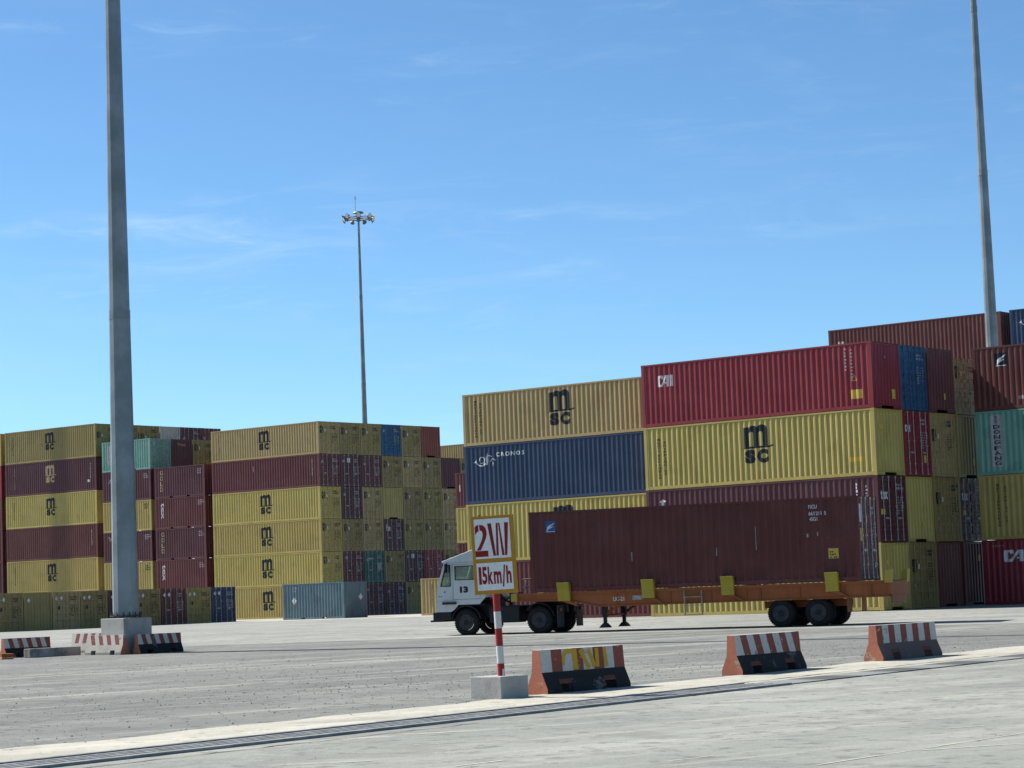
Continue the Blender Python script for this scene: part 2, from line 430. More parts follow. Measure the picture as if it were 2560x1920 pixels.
class Sh:
    """2D shape: list of (verts, faces)"""
    def __init__(self): self.v = []; self.f = []
    def add(self, vs, fs):
        b = len(self.v); self.v += vs; self.f += [tuple(i + b for i in f) for f in fs]; return self
    def text(self, s, x, z, w, h, bold=0.0, rot=0):
        vs, fs = text_shape(s, bold)
        if rot == -90: vs = [(y, 1 - x) for x, y in vs]
        return self.add([(x + a * w, z + b * h) for a, b in vs], fs)
    def poly(self, pts):
        t = tessellate_polygon([[Vector((p[0], p[1], 0)) for p in pts]])
        return self.add([tuple(p) for p in pts], [tuple(i) for i in t])
    def rect(self, x, z, w, h): return self.add([(x, z), (x + w, z), (x + w, z + h), (x, z + h)], [(0, 1, 2, 3)])
    def stroke(self, pts, w):
        """a broad brush line, width tapering given per point or constant"""
        ws = w if isinstance(w, (list, tuple)) else [w] * len(pts)
        L, Rr = [], []
        for i, p in enumerate(pts):
            a = Vector(pts[max(0, i - 1)]); b = Vector(pts[min(len(pts) - 1, i + 1)]); d = (b - a).normalized(); n = Vector((-d.y, d.x)) * ws[i] / 2
            L.append((p[0] + n.x, p[1] + n.y)); Rr.append((p[0] - n.x, p[1] - n.y))
        k = len(pts)
        return self.add(L + Rr, [(i, i + 1, k + i + 1, k + i) for i in range(k - 1)])
    def xf(self, x, z, s=1.0, sz=None):
        o = Sh(); o.v = [(x + a * s, z + b * (sz or s)) for a, b in self.v]; o.f = list(self.f); return o
def arc(cx, cz, rx, rz, a0, a1, n=10):
    return [(cx + rx * math.cos(R(a0 + (a1 - a0) * i / n)), cz + rz * math.sin(R(a0 + (a1 - a0) * i / n))) for i in range(n + 1)]
def logo_m():
    s = Sh()
    out = [(0, 0), (0, .86), (.27, .88), (.27, .80)] + arc(.50, .76, .23, .17, 160, 35, 6) + arc(.95, .74, .30, .21, 150, 0, 10) + \
          [(1.25, 0), (.99, 0)] + [(.99, .56)] + arc(.875, .56, .115, .10, 0, 180, 8) + [(.76, 0), (.50, 0), (.50, .56)] + arc(.385, .56, .115, .10, 0, 180, 8) + [(.27, 0)]
    s.poly(out)
    s.poly([(-.24, -.075), (-.05, -.075), (.0, -.004), (1.25, -.004), (1.29, -.03), (1.48, .0), (1.50, .05), (1.53, .0), (1.30, -.075), (1.22, -.05), (1.0, -.06), (.9, -.04), (.76, -.07), (.5, -.07), (.38, -.04), (.27, -.06), (.1, -.06)][:13 - 0] if False else
           [(-.27, -.10), (-.02, -.085), (.0, -.004), (1.25, -.004), (1.32, -.01), (1.52, .03), (1.56, -.03), (1.30, -.085)])
    s.text('S', .02, -.76, .57, .62, 0.085); s.text('C', .66, -.76, .60, .62, 0.085)
    return s
def conform(sh, L, ink_off=0.004):
    """lays a flat mark on the corrugated near side so it follows every rib"""
    bm = bmesh.new()
    vs = [bm.verts.new((x, 0, z)) for x, z in sh.v]
    for f in sh.f:
        try: bm.faces.new([vs[i] for i in f])
        except ValueError: pass
    x0 = min(v[0] for v in sh.v); x1 = max(v[0] for v in sh.v)
    for x, d in _BR[L]:
        if x0 < x < x1:
            bmesh.ops.bisect_plane(bm, geom=bm.verts[:] + bm.edges[:] + bm.faces[:], dist=1e-6, plane_co=(x, 0, 0), plane_no=(1, 0, 0))
    for v in bm.verts: v.co.y = YO + corr_at(L, v.co.x) - ink_off
    for f in bm.faces:
        f.normal_update()
        if f.normal.y > 0: f.normal_flip()
    me = bpy.data.meshes.new('mark'); bm.to_mesh(me); bm.free(); me.materials.append(None); return me
def flat_end(sh, L, x_off=0.0):
    """a mark on the near end; shape x runs along +y"""
    me = bpy.data.meshes.new('mark'); me.from_pydata([(L / 2 + x_off, a, b) for a, b in sh.v], [], sh.f)
    bm = bmesh.new(); bm.from_mesh(me)
    for f in bm.faces:
        f.normal_update()
        if f.normal.x < 0: f.normal_flip()
    bm.to_mesh(me); bm.free(); me.materials.append(None); return me

def lines_shape(seed, y0, y1, z, rows, dz, h):
    rnd = random.Random(seed); s = Sh()
    for i in range(rows):
        y = y0
        end = y0 + (y1 - y0) * rnd.uniform(0.55, 1.0)
        while y < end:
            w = rnd.uniform(0.035, 0.075); s.rect(y, z - i * dz, w, h * rnd.uniform(0.8, 1.1)); y += w + rnd.choice((0.022, 0.022, 0.06))
    return s
DOOR_X = -0.0225
def door_marks(seed, kind):
    """what is written on a pair of doors: serial number and weights on the second leaf, small plates on the first"""
    rnd = random.Random(seed); a = Sh(); H0 = kind.get('H', HS)
    t = lines_shape(seed, 0.30, 1.0, H0 - 0.45, 2, 0.16, 0.105); a.add(t.v, t.f)
    t = lines_shape(seed + 5, 0.36, 0.62, H0 - 0.98, 7, 0.115, 0.06); a.add(t.v, t.f)
    t = lines_shape(seed + 9, 0.70, 1.0, H0 - 0.98, 6, 0.115, 0.06); a.add(t.v, t.f)
    return a
def diamond(cx, cz, r): return Sh().poly([(cx - r, cz), (cx, cz - r), (cx + r, cz), (cx, cz + r)])

LOGO = logo_m()
def swirl():
    """the white sea-bird emblem: an open spiral, a tall plume and a beak"""
    s = Sh()
    s.stroke(arc(.36, .40, .34, .40, 165, 330, 14), [.03 + .008 * i for i in range(15)])
    s.stroke(arc(.42, .44, .19, .25, 190, -120, 14), [.06] * 15)
    s.stroke([(.72, .05), (.76, .3), (.74, .62), (.80, .98)], [.10, .11, .13, .03])
    s.stroke([(.86, .80), (1.0, .74), (1.12, .66)], [.03, .07, .02])
    s.stroke([(.98, .28), (1.12, .52), (1.26, .46), (1.36, .33)], [.03, .08, .06, .02])
    s.stroke([(1.16, .22), (1.18, .05), (1.08, -.1)], [.07, .05, .01])
    s.poly([(-.22, .28), (.0, .42), (.0, .27)])
    return s
def cai():
    """the squared C, the slanting A sharing its foot and the I"""
    s = Sh()
    s.poly([(0.06, 0), (.40, 0), (.78, .78), (.78, .0), (1.0, 0), (1.0, 1), (.72, 1), (.33, .20), (.22, .20), (.22, .80), (.33, .80), (.33, .68), (.50, .68), (.50, 1), (.06, 1), (0, .92), (0, .08)])
    s.rect(.66, .26, .118, .13)
    s.rect(1.14, 0, .22, 1)
    return s
def flag():
    s = Sh()
    s.stroke([(.16, .10), (.28, .42), (.50, .60), (.92, .84)], [.10, .22, .16, .03])
    s.stroke([(.34, .30), (.5, .42), (.78, .52)], [.06, .12, .02])
    s.rect(.06, .04, .88, .06)
    return s

def mark(root, me_key, fn, mat, name):
    me = cached(me_key, fn); return link(name, me, mat, root)
def side_mark(root, L, key, sh_fn, mat, name='lettering'):
    return mark(root, ('s', L) + key, lambda: conform(sh_fn(), L), mat, name)

def container(col, L, H, end, loc, rz, label, group, marks=(), seed=0, bars=None, name='shipping_container'):
    p = PAINT[col]
    t = thing(name, label, 'container', loc, rz, group)
    pockets = L == L20
    link('frame', cached(('f', L, H, end, pockets), lambda: m_frame(L, H, end, pockets)), [p, M_DARK], t)
    link('side_panel', cached(('s', L, H, -1), lambda: m_side(L, H, -1)), p, t)
    link('side_panel', cached(('s', L, H, 1), lambda: m_side(L, H, 1)), p, t)
    link('roof_panel', cached(('r', L, H), lambda: m_roof(L, H)), p, t)
    link('end_wall', cached(('e', L, H, -1), lambda: m_end(H, L, -1)), p, t)
    if end == 'wall':
        link('end_wall', cached(('e', L, H, 1), lambda: m_end(H, L, 1)), p, t)
    else:
        link('door_seal', cached(('ds', L, H), lambda: m_plate(H, L)), M_DARK, t)
        bm = p if col in ('lemon', 'yellow', 'tan', 'khaki', 'olive', 'blue') and bars is None else (bars or M_BAR)
        for side in (-1, 1):
            d = link('door', cached(('d', L, H, side), lambda: m_door(H, L, side)), p, t)
            for j, y in enumerate((0.30, 0.80)):
                link('locking_bar', cached(('b', L, H, side, j), lambda: m_bar(H, L, side * y, -side if j else side)), bm, d)
    for mk in marks:
        k = mk[0]
        if k == 'logo':
            x, z, s = mk[1], mk[2], mk[3]
            side_mark(t, L, ('logo', x, z, s), lambda: LOGO.xf(x - 0.63 * s, z, s), mk[4] if len(mk) > 4 else M_INK, 'logo')
        elif k == 'stack':           # stacked upright letters, one under another
            s, x, z, w, h, step = mk[1:7]
            def f():
                sh = Sh()
                for i, ch in enumerate(s):
                    if ch != ' ':
                        ww = w * (0.3 if ch == 'I' else 1); sh.text(ch, x + (w - ww) / 2, z - i * step - h, ww, h, 0.02)
                return sh
            side_mark(t, L, ('stack',) + tuple(mk[1:7]), f, mk[7])
        elif k == 'text':
            s, x, z, w, h, bold = mk[1:7]; rot = mk[8] if len(mk) > 8 else 0
            side_mark(t, L, ('text',) + tuple(mk[1:7]) + (rot,), lambda: Sh().text(s, x, z, w, h, bold, rot), mk[7])
        elif k == 'shape':
            key, fn, x, z, sx, sz = mk[1:7]
            side_mark(t, L, (key, x, z, sx, sz), lambda: fn().xf(x, z, sx, sz), mk[7], mk[8] if len(mk) > 8 else 'logo')
        elif k == 'rect':
            x, z, w, h = mk[1:5]
            mark(t, ('s', L, 'rect', x, z, w, h), lambda: conform(Sh().rect(x, z, w, h), L, 0.0022), mk[5], 'sticker')
        elif k == 'lines':           # small print on the side
            sd, x0, x1, z, rows, dz, h = mk[1:8]
            side_mark(t, L, ('lines',) + tuple(mk[1:8]), lambda: lines_shape(sd, x0, x1, z, rows, dz, h), mk[8])
        elif k == 'vlines':          # serial number written downwards
            sd, x, z, n = mk[1:5]
            def f2():
                rnd = random.Random(sd); sh = Sh()
                for i in range(n): sh.rect(x, z - i * 0.15, rnd.uniform(0.06, 0.10), rnd.uniform(0.06, 0.11))
                return sh
            side_mark(t, L, ('vl', sd, x, z, n), f2, mk[5])
        elif k == 'doors':           # print on the doors
            mark(t, ('dm', L, mk[1], H), lambda: flat_end(door_marks(mk[1], {'H': H}), L, DOOR_X), mk[2], 'lettering')
        elif k == 'dlogo':           # dark block logo and a pale plate on the first leaf
            y, z, s = mk[1:4]
            mark(t, ('dl', L, y, z, s), lambda: flat_end(LOGO.xf(y, z, s, s * 1.1), L, DOOR_X), M_INK, 'logo')
            mark(t, ('dp', L, y, z), lambda: flat_end(Sh().rect(y + 0.52, z - 0.12, 0.13, 0.2), L, DOOR_X), M_WHITE, 'sticker')
            mark(t, ('dq', L, y, z), lambda: flat_end(Sh().rect(y + 0.08, z - 0.95, 0.12, 0.17).rect(y + 0.1, z - 1.45, 0.16, 0.22), L, DOOR_X), M_GREYW, 'sticker')
        elif k == 'drect':
            y, z, w, h = mk[1:5]
            mark(t, ('dr', L, end, y, z, w, h), lambda: flat_end(Sh().rect(y, z, w, h), L, DOOR_X - 0.003 if end == 'door' else -0.012), mk[5], 'sticker')
        elif k == 'dtext':
            s, y, z, w, h, bold = mk[1:7]
            mark(t, ('dt', L, end) + tuple(mk[1:7]), lambda: flat_end(Sh().text(s, y, z, w, h, bold), L, DOOR_X if end == 'door' else -0.012), mk[7], 'lettering')
        elif k == 'ddia':
            y, z, r = mk[1:4]
            mark(t, ('dd', L, y, z, r, end), lambda: flat_end(diamond(y, z, r), L, DOOR_X + 0.002 if end == 'door' else -0.012), mk[4], 'sticker')
        elif k == 'dshape':
            key, fn, y, z, sx, sz = mk[1:7]
            mark(t, ('dsh', L, key, y, z, sx), lambda: flat_end(fn().xf(y, z, sx, sz), L, DOOR_X), mk[7], 'logo')
    return t

A_YARD = 0.672
class Block:
    """a storage bay: origin at the near lower corner, d runs along the boxes, e across the rows"""
    def __init__(self, ox, oy, a=A_YARD):
        self.o = Vector((ox, oy, 0)); self.a = a
        self.d = Vector((-math.cos(a), math.sin(a), 0)); self.e = Vector((math.sin(a), math.cos(a), 0))
    def at(self, d, e, z, L):
        return self.o + self.d * (d + L / 2) + self.e * (e + CW / 2) + Vector((0, 0, z))
ORD = ['ground', 'second', 'third', 'fourth', 'fifth', 'top']

# ------------------------------------------------------------------ the stacks
PS, PH = HS + 0.006, HC + 0.006        # one level, standard and high
BAY = Block(-15.56, 186.84)            # long bay on the far side, left and middle stacks
NEAR = Block(15.54, 101.05)            # nearer bay behind the truck
COLN = ['corner', 'second', 'third', 'fourth', 'fifth', 'sixth', 'seventh']
_seed = [100]
CNAME = {'lemon': 'yellow', 'yellow': 'yellow', 'tan': 'tan yellow', 'khaki': 'khaki yellow', 'olive': 'olive yellow', 'maroon': 'maroon', 'plum': 'plum red', 'oxide': 'red oxide',
         'rust': 'brick red', 'red': 'crimson', 'navy': 'navy blue', 'blue': 'bright blue', 'steel': 'grey blue', 'green': 'dark green', 'mint': 'mint green', 'white': 'dirty white'}
def place(blk, d, e, z, L, H, col, end, label, group, marks=()):
    _seed[0] += 1
    return container(col, L, H, end, blk.at(d, e, z, L), -blk.a, label, group, marks, _seed[0])
def msc40(H): return ('logo', 0.0, H - 1.22, 0.92)
def ydoor(s): return [('doors', s % 4, M_INK), ('dlogo', -1.0, 1.85 + 0.03 * (s % 3), 0.30)]
def mdoor(s): return [('doors', 10 + s % 5, M_GREYW), ('drect', -0.95, 1.75 + 0.1 * (s % 3), 0.26, 0.22, M_GREYW)]
LT = {L40: (-5.55, 5.0), L20: (-2.5, 2.1)}
def idmarks(L, H, s, mat=M_GREYW): return [('lines', 30 + s % 4, LT[L][1], LT[L][1] + 0.75, H - 0.42, 3, 0.16, 0.10, mat)]

# --- middle stack: seven columns deep, six high
G_MID = 'containers in the big middle stack'
face = [('yellow', 'end row'), ('yellow', ''), ('lemon', ''), ('lemon', ''), ('maroon', ''), ('lemon', '')]
grid = {  # level: list of (colour, end) from the corner column inwards
 5: [('tan', 'door'), ('khaki', 'door'), ('olive', 'door'), ('blue', 'door'), ('olive', 'door'), ('rust', 'wall')],
 4: [('maroon', 'door'), ('plum', 'door'), ('maroon', 'door'), ('khaki', 'door'), ('tan', 'door'), ('khaki', 'door'), ('plum', 'wall')],
 3: [('lemon', 'door'), ('plum', 'door'), ('tan', 'door'), ('yellow', 'wall'), ('khaki', 'door'), ('olive', 'door'), ('tan', 'door')],
 2: [('yellow', 'door'), ('khaki', 'door'), ('tan', 'door'), ('plum', 'door'), ('olive', 'door'), ('khaki', 'door'), ('tan', 'door')],
 1: [('lemon', 'door'), ('maroon', 'door'), ('green', 'door'), ('khaki', 'door'), ('plum', 'door'), ('red', 'door'), ('khaki', 'door')],
 0: [('yellow', 'door'), ('maroon', 'door'), ('oxide', 'door'), ('plum', 'door'), ('olive', 'door'), ('olive', 'door'), ('khaki', 'door')],
}
ROWP = 2.502
for lv, row in grid.items():
    for r, (c, end) in enumerate(row):
        yel = c in ('tan', 'khaki', 'olive', 'yellow', 'lemon')
        mk = []
        if r == 0:
            if yel: mk = [msc40(HS), ('vlines', 41 + lv, LT[L40][0] + 0.35, HS - 0.45, 12, M_INK)]
            else: mk = [('vlines', 44, 5.25, HS - 0.5, 9, M_GREYW), ('rect', -1.35, 1.55, 0.09, 0.45, M_GREYW)]
        if end == 'door': mk += ydoor(lv * 7 + r) if yel else mdoor(lv * 7 + r)
        if (lv, r) == (2, 3): mk += [('dtext', 'tex', -0.95, 1.62, 0.55, 0.42, 0.02, M_WHITE)]
        if (lv, r) in ((4, 1), (1, 4)): mk += [('drect', -0.42, 1.95, 0.36, 0.36, M_WHITE)]
        if (lv, r) == (1, 2): mk += [('drect', -0.85, 1.9, 0.75, 0.14, M_GREYW), ('drect', 0.3, 1.1, 0.55, 0.5, M_GREYW)]
        what = 'with big black logo' if (r == 0 and yel) else ('with ribbed blank end' if end == 'wall' else 'with doors showing')
        lab = f"{CNAME[c]} container {what}, {ORD[lv]} level, {COLN[r]} column of the middle stack"
        place(BAY, 0.0, r * ROWP, lv * PS, L40, HS, c, end, lab, G_MID, mk)
place(BAY, 0.0, 7 * ROWP, 4 * PS, L40, HS, 'khaki', 'door', 'khaki yellow door end at the far edge of the middle stack, fifth level', G_MID, ydoor(3))

# --- the short stacks and the tall stack left of the middle stack
G_L = 'containers in the stacks behind the lamp mast'
for lv, c in enumerate(['maroon', 'maroon', 'plum', 'maroon', 'plum']):
    mk = idmarks(L20, HS, lv)
    if lv in (2, 4): mk += [('stack', 'GOLD', -2.35, HS - 0.28, 0.32, 0.36, 0.46, M_TANINK)]
    else: mk += [('text', 'tex', -2.3, 0.85, 0.36, 1.35, 0.02, M_WHITE, -90), ('dtext', 'te', -0.2, 1.75, 0.45, 0.35, 0.02, M_GREYW)]
    w = {2: 'with tan GOLD lettering, third level', 4: 'with tan GOLD lettering, top level', 1: 'with white tex lettering, second level', 3: 'with white tex lettering, fourth level', 0: 'hidden at the bottom'}[lv]
    place(BAY, 13.06, 0, lv * PS, L20, HS, c, 'wall', f"short maroon container {w}, five-high stack beside the middle stack", G_L, mk)
for lv, c in enumerate(['plum', 'yellow', 'plum', 'yellow', 'plum', 'mint']):
    mk = idmarks(L20, HS, lv + 1, M_INK if c == 'yellow' else M_GREYW)
    if lv == 5: mk += [('rect', -2.35, 0.5, 0.5, 1.75, M_GREYW), ('doors', 12, M_GREYW), ('drect', -0.95, 1.9, 0.35, 0.4, M_GREYW), ('ddia', 0.8, 0.45, 0.2, M_GREYW)]
    if lv in (2, 4): mk += [('text', 'Triton', -2.5, 1.85, 1.1, 0.34, 0.02, M_TANINK)] if lv == 2 else [('shape', 'flagw', flag, -2.3, 1.6, 0.5, 0.5, M_GREYW)]
    lab = {5: 'mint green short container with doors, topmost of the stack behind the lamp mast', 4: 'maroon short container directly under the mint green one behind the lamp mast', 3: 'yellow short container fourth up behind the lamp mast, between two maroon ones',
           2: 'maroon short container with cream lettering, third up behind the lamp mast', 1: 'yellow short container second up behind the lamp mast, under a maroon one', 0: 'maroon short container at the bottom behind the mast plinth'}[lv]
    place(BAY, 19.59, 0, lv * PS, L20, HS, c, 'door' if lv == 5 else 'wall', lab, G_L, mk)
place(BAY, 19.59, 1 * ROWP, 5 * PS, L20, HS, 'plum', 'wall', 'dark plum container end with small cream writing, beside the mint green container', G_L, [('dtext', 'Triton', -0.5, 2.0, 0.95, 0.26, 0.02, M_TANINK)])
place(BAY, 19.59, 2 * ROWP, 5 * PS, L20, HS, 'olive', 'door', 'olive yellow door end above the short maroon stack, next to the dark plum end', G_L, ydoor(2))
tall = ['maroon', 'yellow', 'oxide', 'lemon', 'plum', 'olive']
for lv, c in enumerate(tall):
    yel = c in ('yellow', 'lemon', 'olive')
    mk = [msc40(HC), ('vlines', 51 + lv, LT[L40][0] + 0.5, HC - 0.6, 11, M_INK)] if yel else [('vlines', 46, 5.3, HC - 0.6, 9, M_GREYW)]
    if c == 'plum': mk += [('logo', 0.0, HC - 1.22, 0.92, M_TANINK), ('vlines', 52, -4.9, HC - 0.5, 13, M_TANINK), ('rect', 4.9, 0.75, 0.35, 0.22, M_WHITE)]
    if lv == 5: mk += ydoor(1)
    w = {0: 'maroon container at the bottom of', 1: 'yellow container with black logo, second level of', 2: 'plain red oxide container, third level of', 3: 'bright yellow container with black logo, fourth level of', 4: 'plum container with tan logo, fifth level of', 5: 'olive yellow container with black logo, topmost of'}[lv]
    place(BAY, 27.0, 0.5, lv * PH, L40, HC, c, 'door' if lv == 5 else 'wall', w + ' the tall stack at left', G_L, mk)
for r, (c, end, w) in enumerate([('olive', 'door', 'olive yellow door end just behind the lamp mast'), ('khaki', 'door', 'khaki yellow door end right of the lamp mast'), ('white', 'wall', 'dirty white container end, the only white one'),
                                 ('plum', 'door', 'plum door end beside the dirty white container'), ('maroon', 'door', 'dark maroon door end touching the middle stack')]):
    place(BAY, 27.0, 0.5 + (r + 1) * 2.54, 5 * PH, L40, HC, c, end, w + ', top row of the tall stack', G_L, (ydoor(r) if end == 'door' and c in ('olive', 'khaki') else (mdoor(r) if end == 'door' else [('drect', -0.3, 1.7, 1.1, 0.3, M_GREYW)])))
for lv, c in enumerate(['maroon', 'plum', 'maroon', 'oxide', 'red', 'yellow']):
    place(BAY, 27.0 + 12.75, 0.5, lv * PH, L40, HC, c, 'wall', f"{CNAME[c]} container cut by the photo's left edge, {ORD[lv]} level", G_L, [('vlines', 47, 5.3, HC - 0.6, 9, M_GREYW), ('rect', 5.15, 0.7, 0.3, 0.25, M_YSTICK)])

# --- single boxes standing out in front of the far bay
G_F = 'row of containers standing end-on behind the lamp mast'
front = [('navy', 'door', 'navy blue container with white lettering, far right of the end-on ground row'), ('olive', 'door', 'olive yellow container between the navy one and the red oxide one'), ('oxide', 'door', 'red oxide container with white diamonds among yellow ones in the ground row'),
         ('khaki', 'door', 'khaki yellow container just right of the mast base, beside red oxide one'), ('plum', 'door', 'plum container mostly hidden behind the mast base'), ('khaki', 'door', 'khaki yellow container just left of the mast base, doors showing'),
         ('tan', 'door', 'tan yellow container with two white diamonds, second left of the mast base'), ('olive', 'wall', 'olive yellow container with ribbed blank end and no doors, ground row'), ('khaki', 'door', 'khaki yellow container at the left end of the ground row')]
for k, (c, end, lab) in enumerate(front):
    mk = [('ddia', -0.85, 2.12, 0.16, M_WHITE), ('ddia', -0.42, 2.14, 0.16, M_WHITE)] if k != 4 else [('ddia', -0.8, 2.1, 0.16, M_WHITE)]
    if k == 7: mk = [('ddia', -0.8, 2.05, 0.16, M_WHITE)]
    if end == 'door': mk += [('doors', 10 + k % 3, M_GREYW if c in ('navy', 'oxide', 'plum') else M_INK)]
    if end == 'door' and c in ('khaki', 'tan', 'olive'): mk += [('drect', -0.75, 1.35, 0.2, 0.26, M_INK), ('drect', -0.8, 1.0, 0.12, 0.14, M_GREYW)]
    place(BAY, -3.06, -12.69 - CW - 2.5 * k, 0, L20, HS, c, end, lab, G_F, mk)
place(BAY, -14.12, -12.84, 0, L20, HS, 'steel', 'wall', 'grey blue short container with white diamond stickers standing alone before the middle stack', None,
      [('ddia', 0.55, 1.5, 0.24, M_WHITE), ('ddia', 0.72, 1.32, 0.1, M_RSTICK)] + [('shape', 'dia', lambda: diamond(0, 0, 1), -1.9, 1.35, 0.26, 0.26, M_WHITE, 'sticker'), ('lines', 61, -2.0, -1.5, 2.2, 2, 0.2, 0.13, M_GREYW), ('rect', -2.0, 1.0, 0.2, 0.1, M_RSTICK)])
place(BAY, -20.04 - L20, -11.33, 0, L20, HS, 'tan', 'wall', 'tan yellow short container on the ground just behind the truck cab', None, [('vlines', 62, -2.05, HS - 0.5, 11, M_INK)])
G_I = 'containers in the stack between the truck cab and the speed sign'
for lv, (c, w) in enumerate([('maroon', 'maroon container at ground level'), ('oxide', 'red oxide container, second level'), ('lemon', 'yellow container, third level'), ('maroon', 'maroon container, topmost')]):
    place(BAY, -16.03 - L40, -2.38, lv * PS, L40, HS, c, 'wall', w + ' of the stack seen left of the speed sign', G_I, [('rect', -5.75, 1.2, 0.1, 0.5, M_WHITE)] if lv == 3 else [])
place(BAY, 9.5, 35.22, 5 * PS + 0.1, L40, HS, 'tan', 'wall', 'tan yellow container far behind, showing between the middle stack and near bay', None)

# --- near bay
G_D = 'containers in the stack behind the speed sign'
vtext = [('stack', 'MEDITERRANEAN', -5.35, 2.35, 0.12, 0.115, 0.145, M_INK), ('stack', 'SHIPPING CO', -5.02, 2.2, 0.12, 0.115, 0.145, M_INK)]
yz = HC - 1.25
place(NEAR, 12.24, 1.69, 0, L40, HC, 'maroon', 'wall', 'maroon container at the ground, seen under the trailer gooseneck', G_D)
place(NEAR, 12.24, 1.69, PH, L40, HC, 'lemon', 'wall', 'bright yellow container just behind the speed sign, second level', G_D, [('logo', 0.0, yz, 0.98)] + vtext)
place(NEAR, 12.24, 1.69, 2 * PH, L40, HC, 'navy', 'wall', 'navy blue container with white swirl emblem and CRONOS lettering above the speed sign', G_D,
      [('shape', 'swirl', swirl, -5.35, HC - 1.02, 0.92, 0.62, M_WHITE), ('text', 'C R O N O S', -4.05, HC - 0.62, 1.75, 0.21, 0.03, M_WHITE)])
place(NEAR, 12.24, 1.69, 3 * PH, L40, HS, 'tan', 'wall', 'tan yellow container with big black logo, top of the stack behind the sign', G_D, [('logo', 0.0, HS - 1.18, 1.0)] + [(m[0], m[1], m[2], m[3] - 0.1, *m[4:]) for m in vtext])
G_C = 'containers in the near stack behind the trailer'
def near(d, e, lv, c, end, lab, mk=(), g=G_C): return place(NEAR, d, e, lv * PH, L40, HC, c, end, lab, g, mk)
warn = [('shape', 'tri', lambda: Sh().stroke([(0, 0), (1, 0), (.5, .9), (0, 0)], .16), 5.05, 1.25, 0.26, 0.26, M_YSTICK, 'sticker')]
near(0, 0, 0, 'lemon', 'wall', 'bright yellow container on the ground behind the trailer wheels', vtext + [('logo', 0.0, yz, 0.98), ('drect', -0.8, 1.95, 0.22, 0.2, M_YSTICK)])
near(0, 0, 1, 'plum', 'door', 'plum container with white tex lettering on its doors, just above the trailer load',
     [('stack', 'tex', -5.35, HC - 0.42, 0.36, 0.42, 0.52, M_WHITE), ('vlines', 71, 5.0, HC - 0.4, 12, M_WHITE), ('vlines', 72, 5.45, HC - 0.5, 9, M_WHITE), ('dtext', 'tex', -0.98, 1.85, 0.62, 0.42, 0.03, M_WHITE), ('doors', 11, M_GREYW), ('drect', -1.0, 1.2, 0.36, 0.24, M_YSTICK)])
near(0, 0, 2, 'lemon', 'wall', 'lemon yellow container with big black logo, under the crimson one', [('logo', 0.0, yz, 1.0)] + vtext + warn + [('rect', 4.75, 0.62, 0.72, 0.22, M_YSTICK), ('drect', -0.85, 2.0, 0.34, 0.22, M_YSTICK)])
near(0, 0, 3, 'red', 'wall', 'crimson container with white CAI lettering, topmost at the corner of the near stack',
     [('shape', 'cai', cai, -5.2, HC - 1.08, 0.62, 0.52, M_WHITE), ('vlines', 73, 5.05, HC - 0.35, 9, M_GREYW), ('vlines', 74, 4.75, HC - 0.3, 7, M_GREYW), ('rect', 5.0, 0.45, 0.55, 0.4, M_YSTICK), ('drect', 0.42, 0.45, 0.3, 0.42, M_YSTICK), ('drect', -0.1, 2.2, 0.07, 0.1, M_GREYW)] + warn)
for r, col in enumerate([[('khaki', 'door', 'khaki yellow door end on the ground, second column of the near stack'), ('lemon', 'wall', 'yellow blank end beside the plum tex doors'), ('red', 'door', 'crimson door end with small CAI lettering under the blue doors'), ('blue', 'door', 'weathered blue door end at the top, beside the crimson end')],
                         [('oxide', 'wall', 'red oxide blank end on the ground, third column of the near stack'), ('khaki', 'door', 'khaki yellow door end, second level, third column of the near stack'), ('tan', 'door', 'tan yellow door end, third level, third column of the near stack'), ('maroon', 'wall', 'maroon blank end at the top, between blue and tan door ends')],
                         [('maroon', 'wall', 'shaded maroon blank end on the ground, last column of the near stack'), ('plum', 'door', 'shaded plum tex doors in the dark recess of the near stack'), ('olive', 'wall', 'shaded olive blank end above the plum doors, last column'), ('tan', 'door', 'tan yellow door end at the top, last column of the near stack')]]):
    for lv, (c, end, lab) in enumerate(col):
        mk = []
        if end == 'door': mk = ydoor(r + lv) if c in ('khaki', 'tan') else [('doors', 10 + lv, M_GREYW)]
        else: mk = [('drect', 0.2, 0.6 if lv else 2.0, 0.16, 0.28, M_YSTICK)] if c != 'oxide' else []
        if (r, lv) == (0, 2): mk += [('dshape', 'caid', cai, -1.02, 1.95, 0.33, 0.3, M_WHITE), ('drect', 0.55, 0.6, 0.22, 0.34, M_YSTICK)]
        if (r, lv) == (2, 1): mk += [('dtext', 'tex', -0.98, 1.85, 0.62, 0.42, 0.03, M_WHITE), ('drect', -0.95, 1.2, 0.34, 0.2, M_YSTICK)]
        place(NEAR, 0.0 + 0.05 * ((lv + r) % 2), (r + 1) * 2.475, lv * PH, L40, HC if (r, lv) not in ((2, 3),) else HS, c, end, lab, G_C, mk)
G_R = 'containers in the stack at the right edge'
dz = -0.95 - L40
near(dz, 7.4, 0, 'red', 'wall', 'crimson container with large white CAI lettering on the ground by the right edge', [('shape', 'caib', cai, -5.05, HC - 1.0, 0.95, 0.52, M_WHITE), ('lines', 75, -5.6, -4.9, HC - 0.3, 1, 0.1, 0.05, M_GREYW)], G_R)
near(dz, 7.4, 1, 'yellow', 'wall', 'yellow container with vertical black lettering, second level by the right edge', [('stack', 'MEDITERRANEAN', -5.25, 2.5, 0.13, 0.12, 0.15, M_INK), ('stack', 'SHIPPING CO', -4.88, 2.38, 0.13, 0.12, 0.15, M_INK), ('logo', 0.0, yz, 1.0)], G_R)
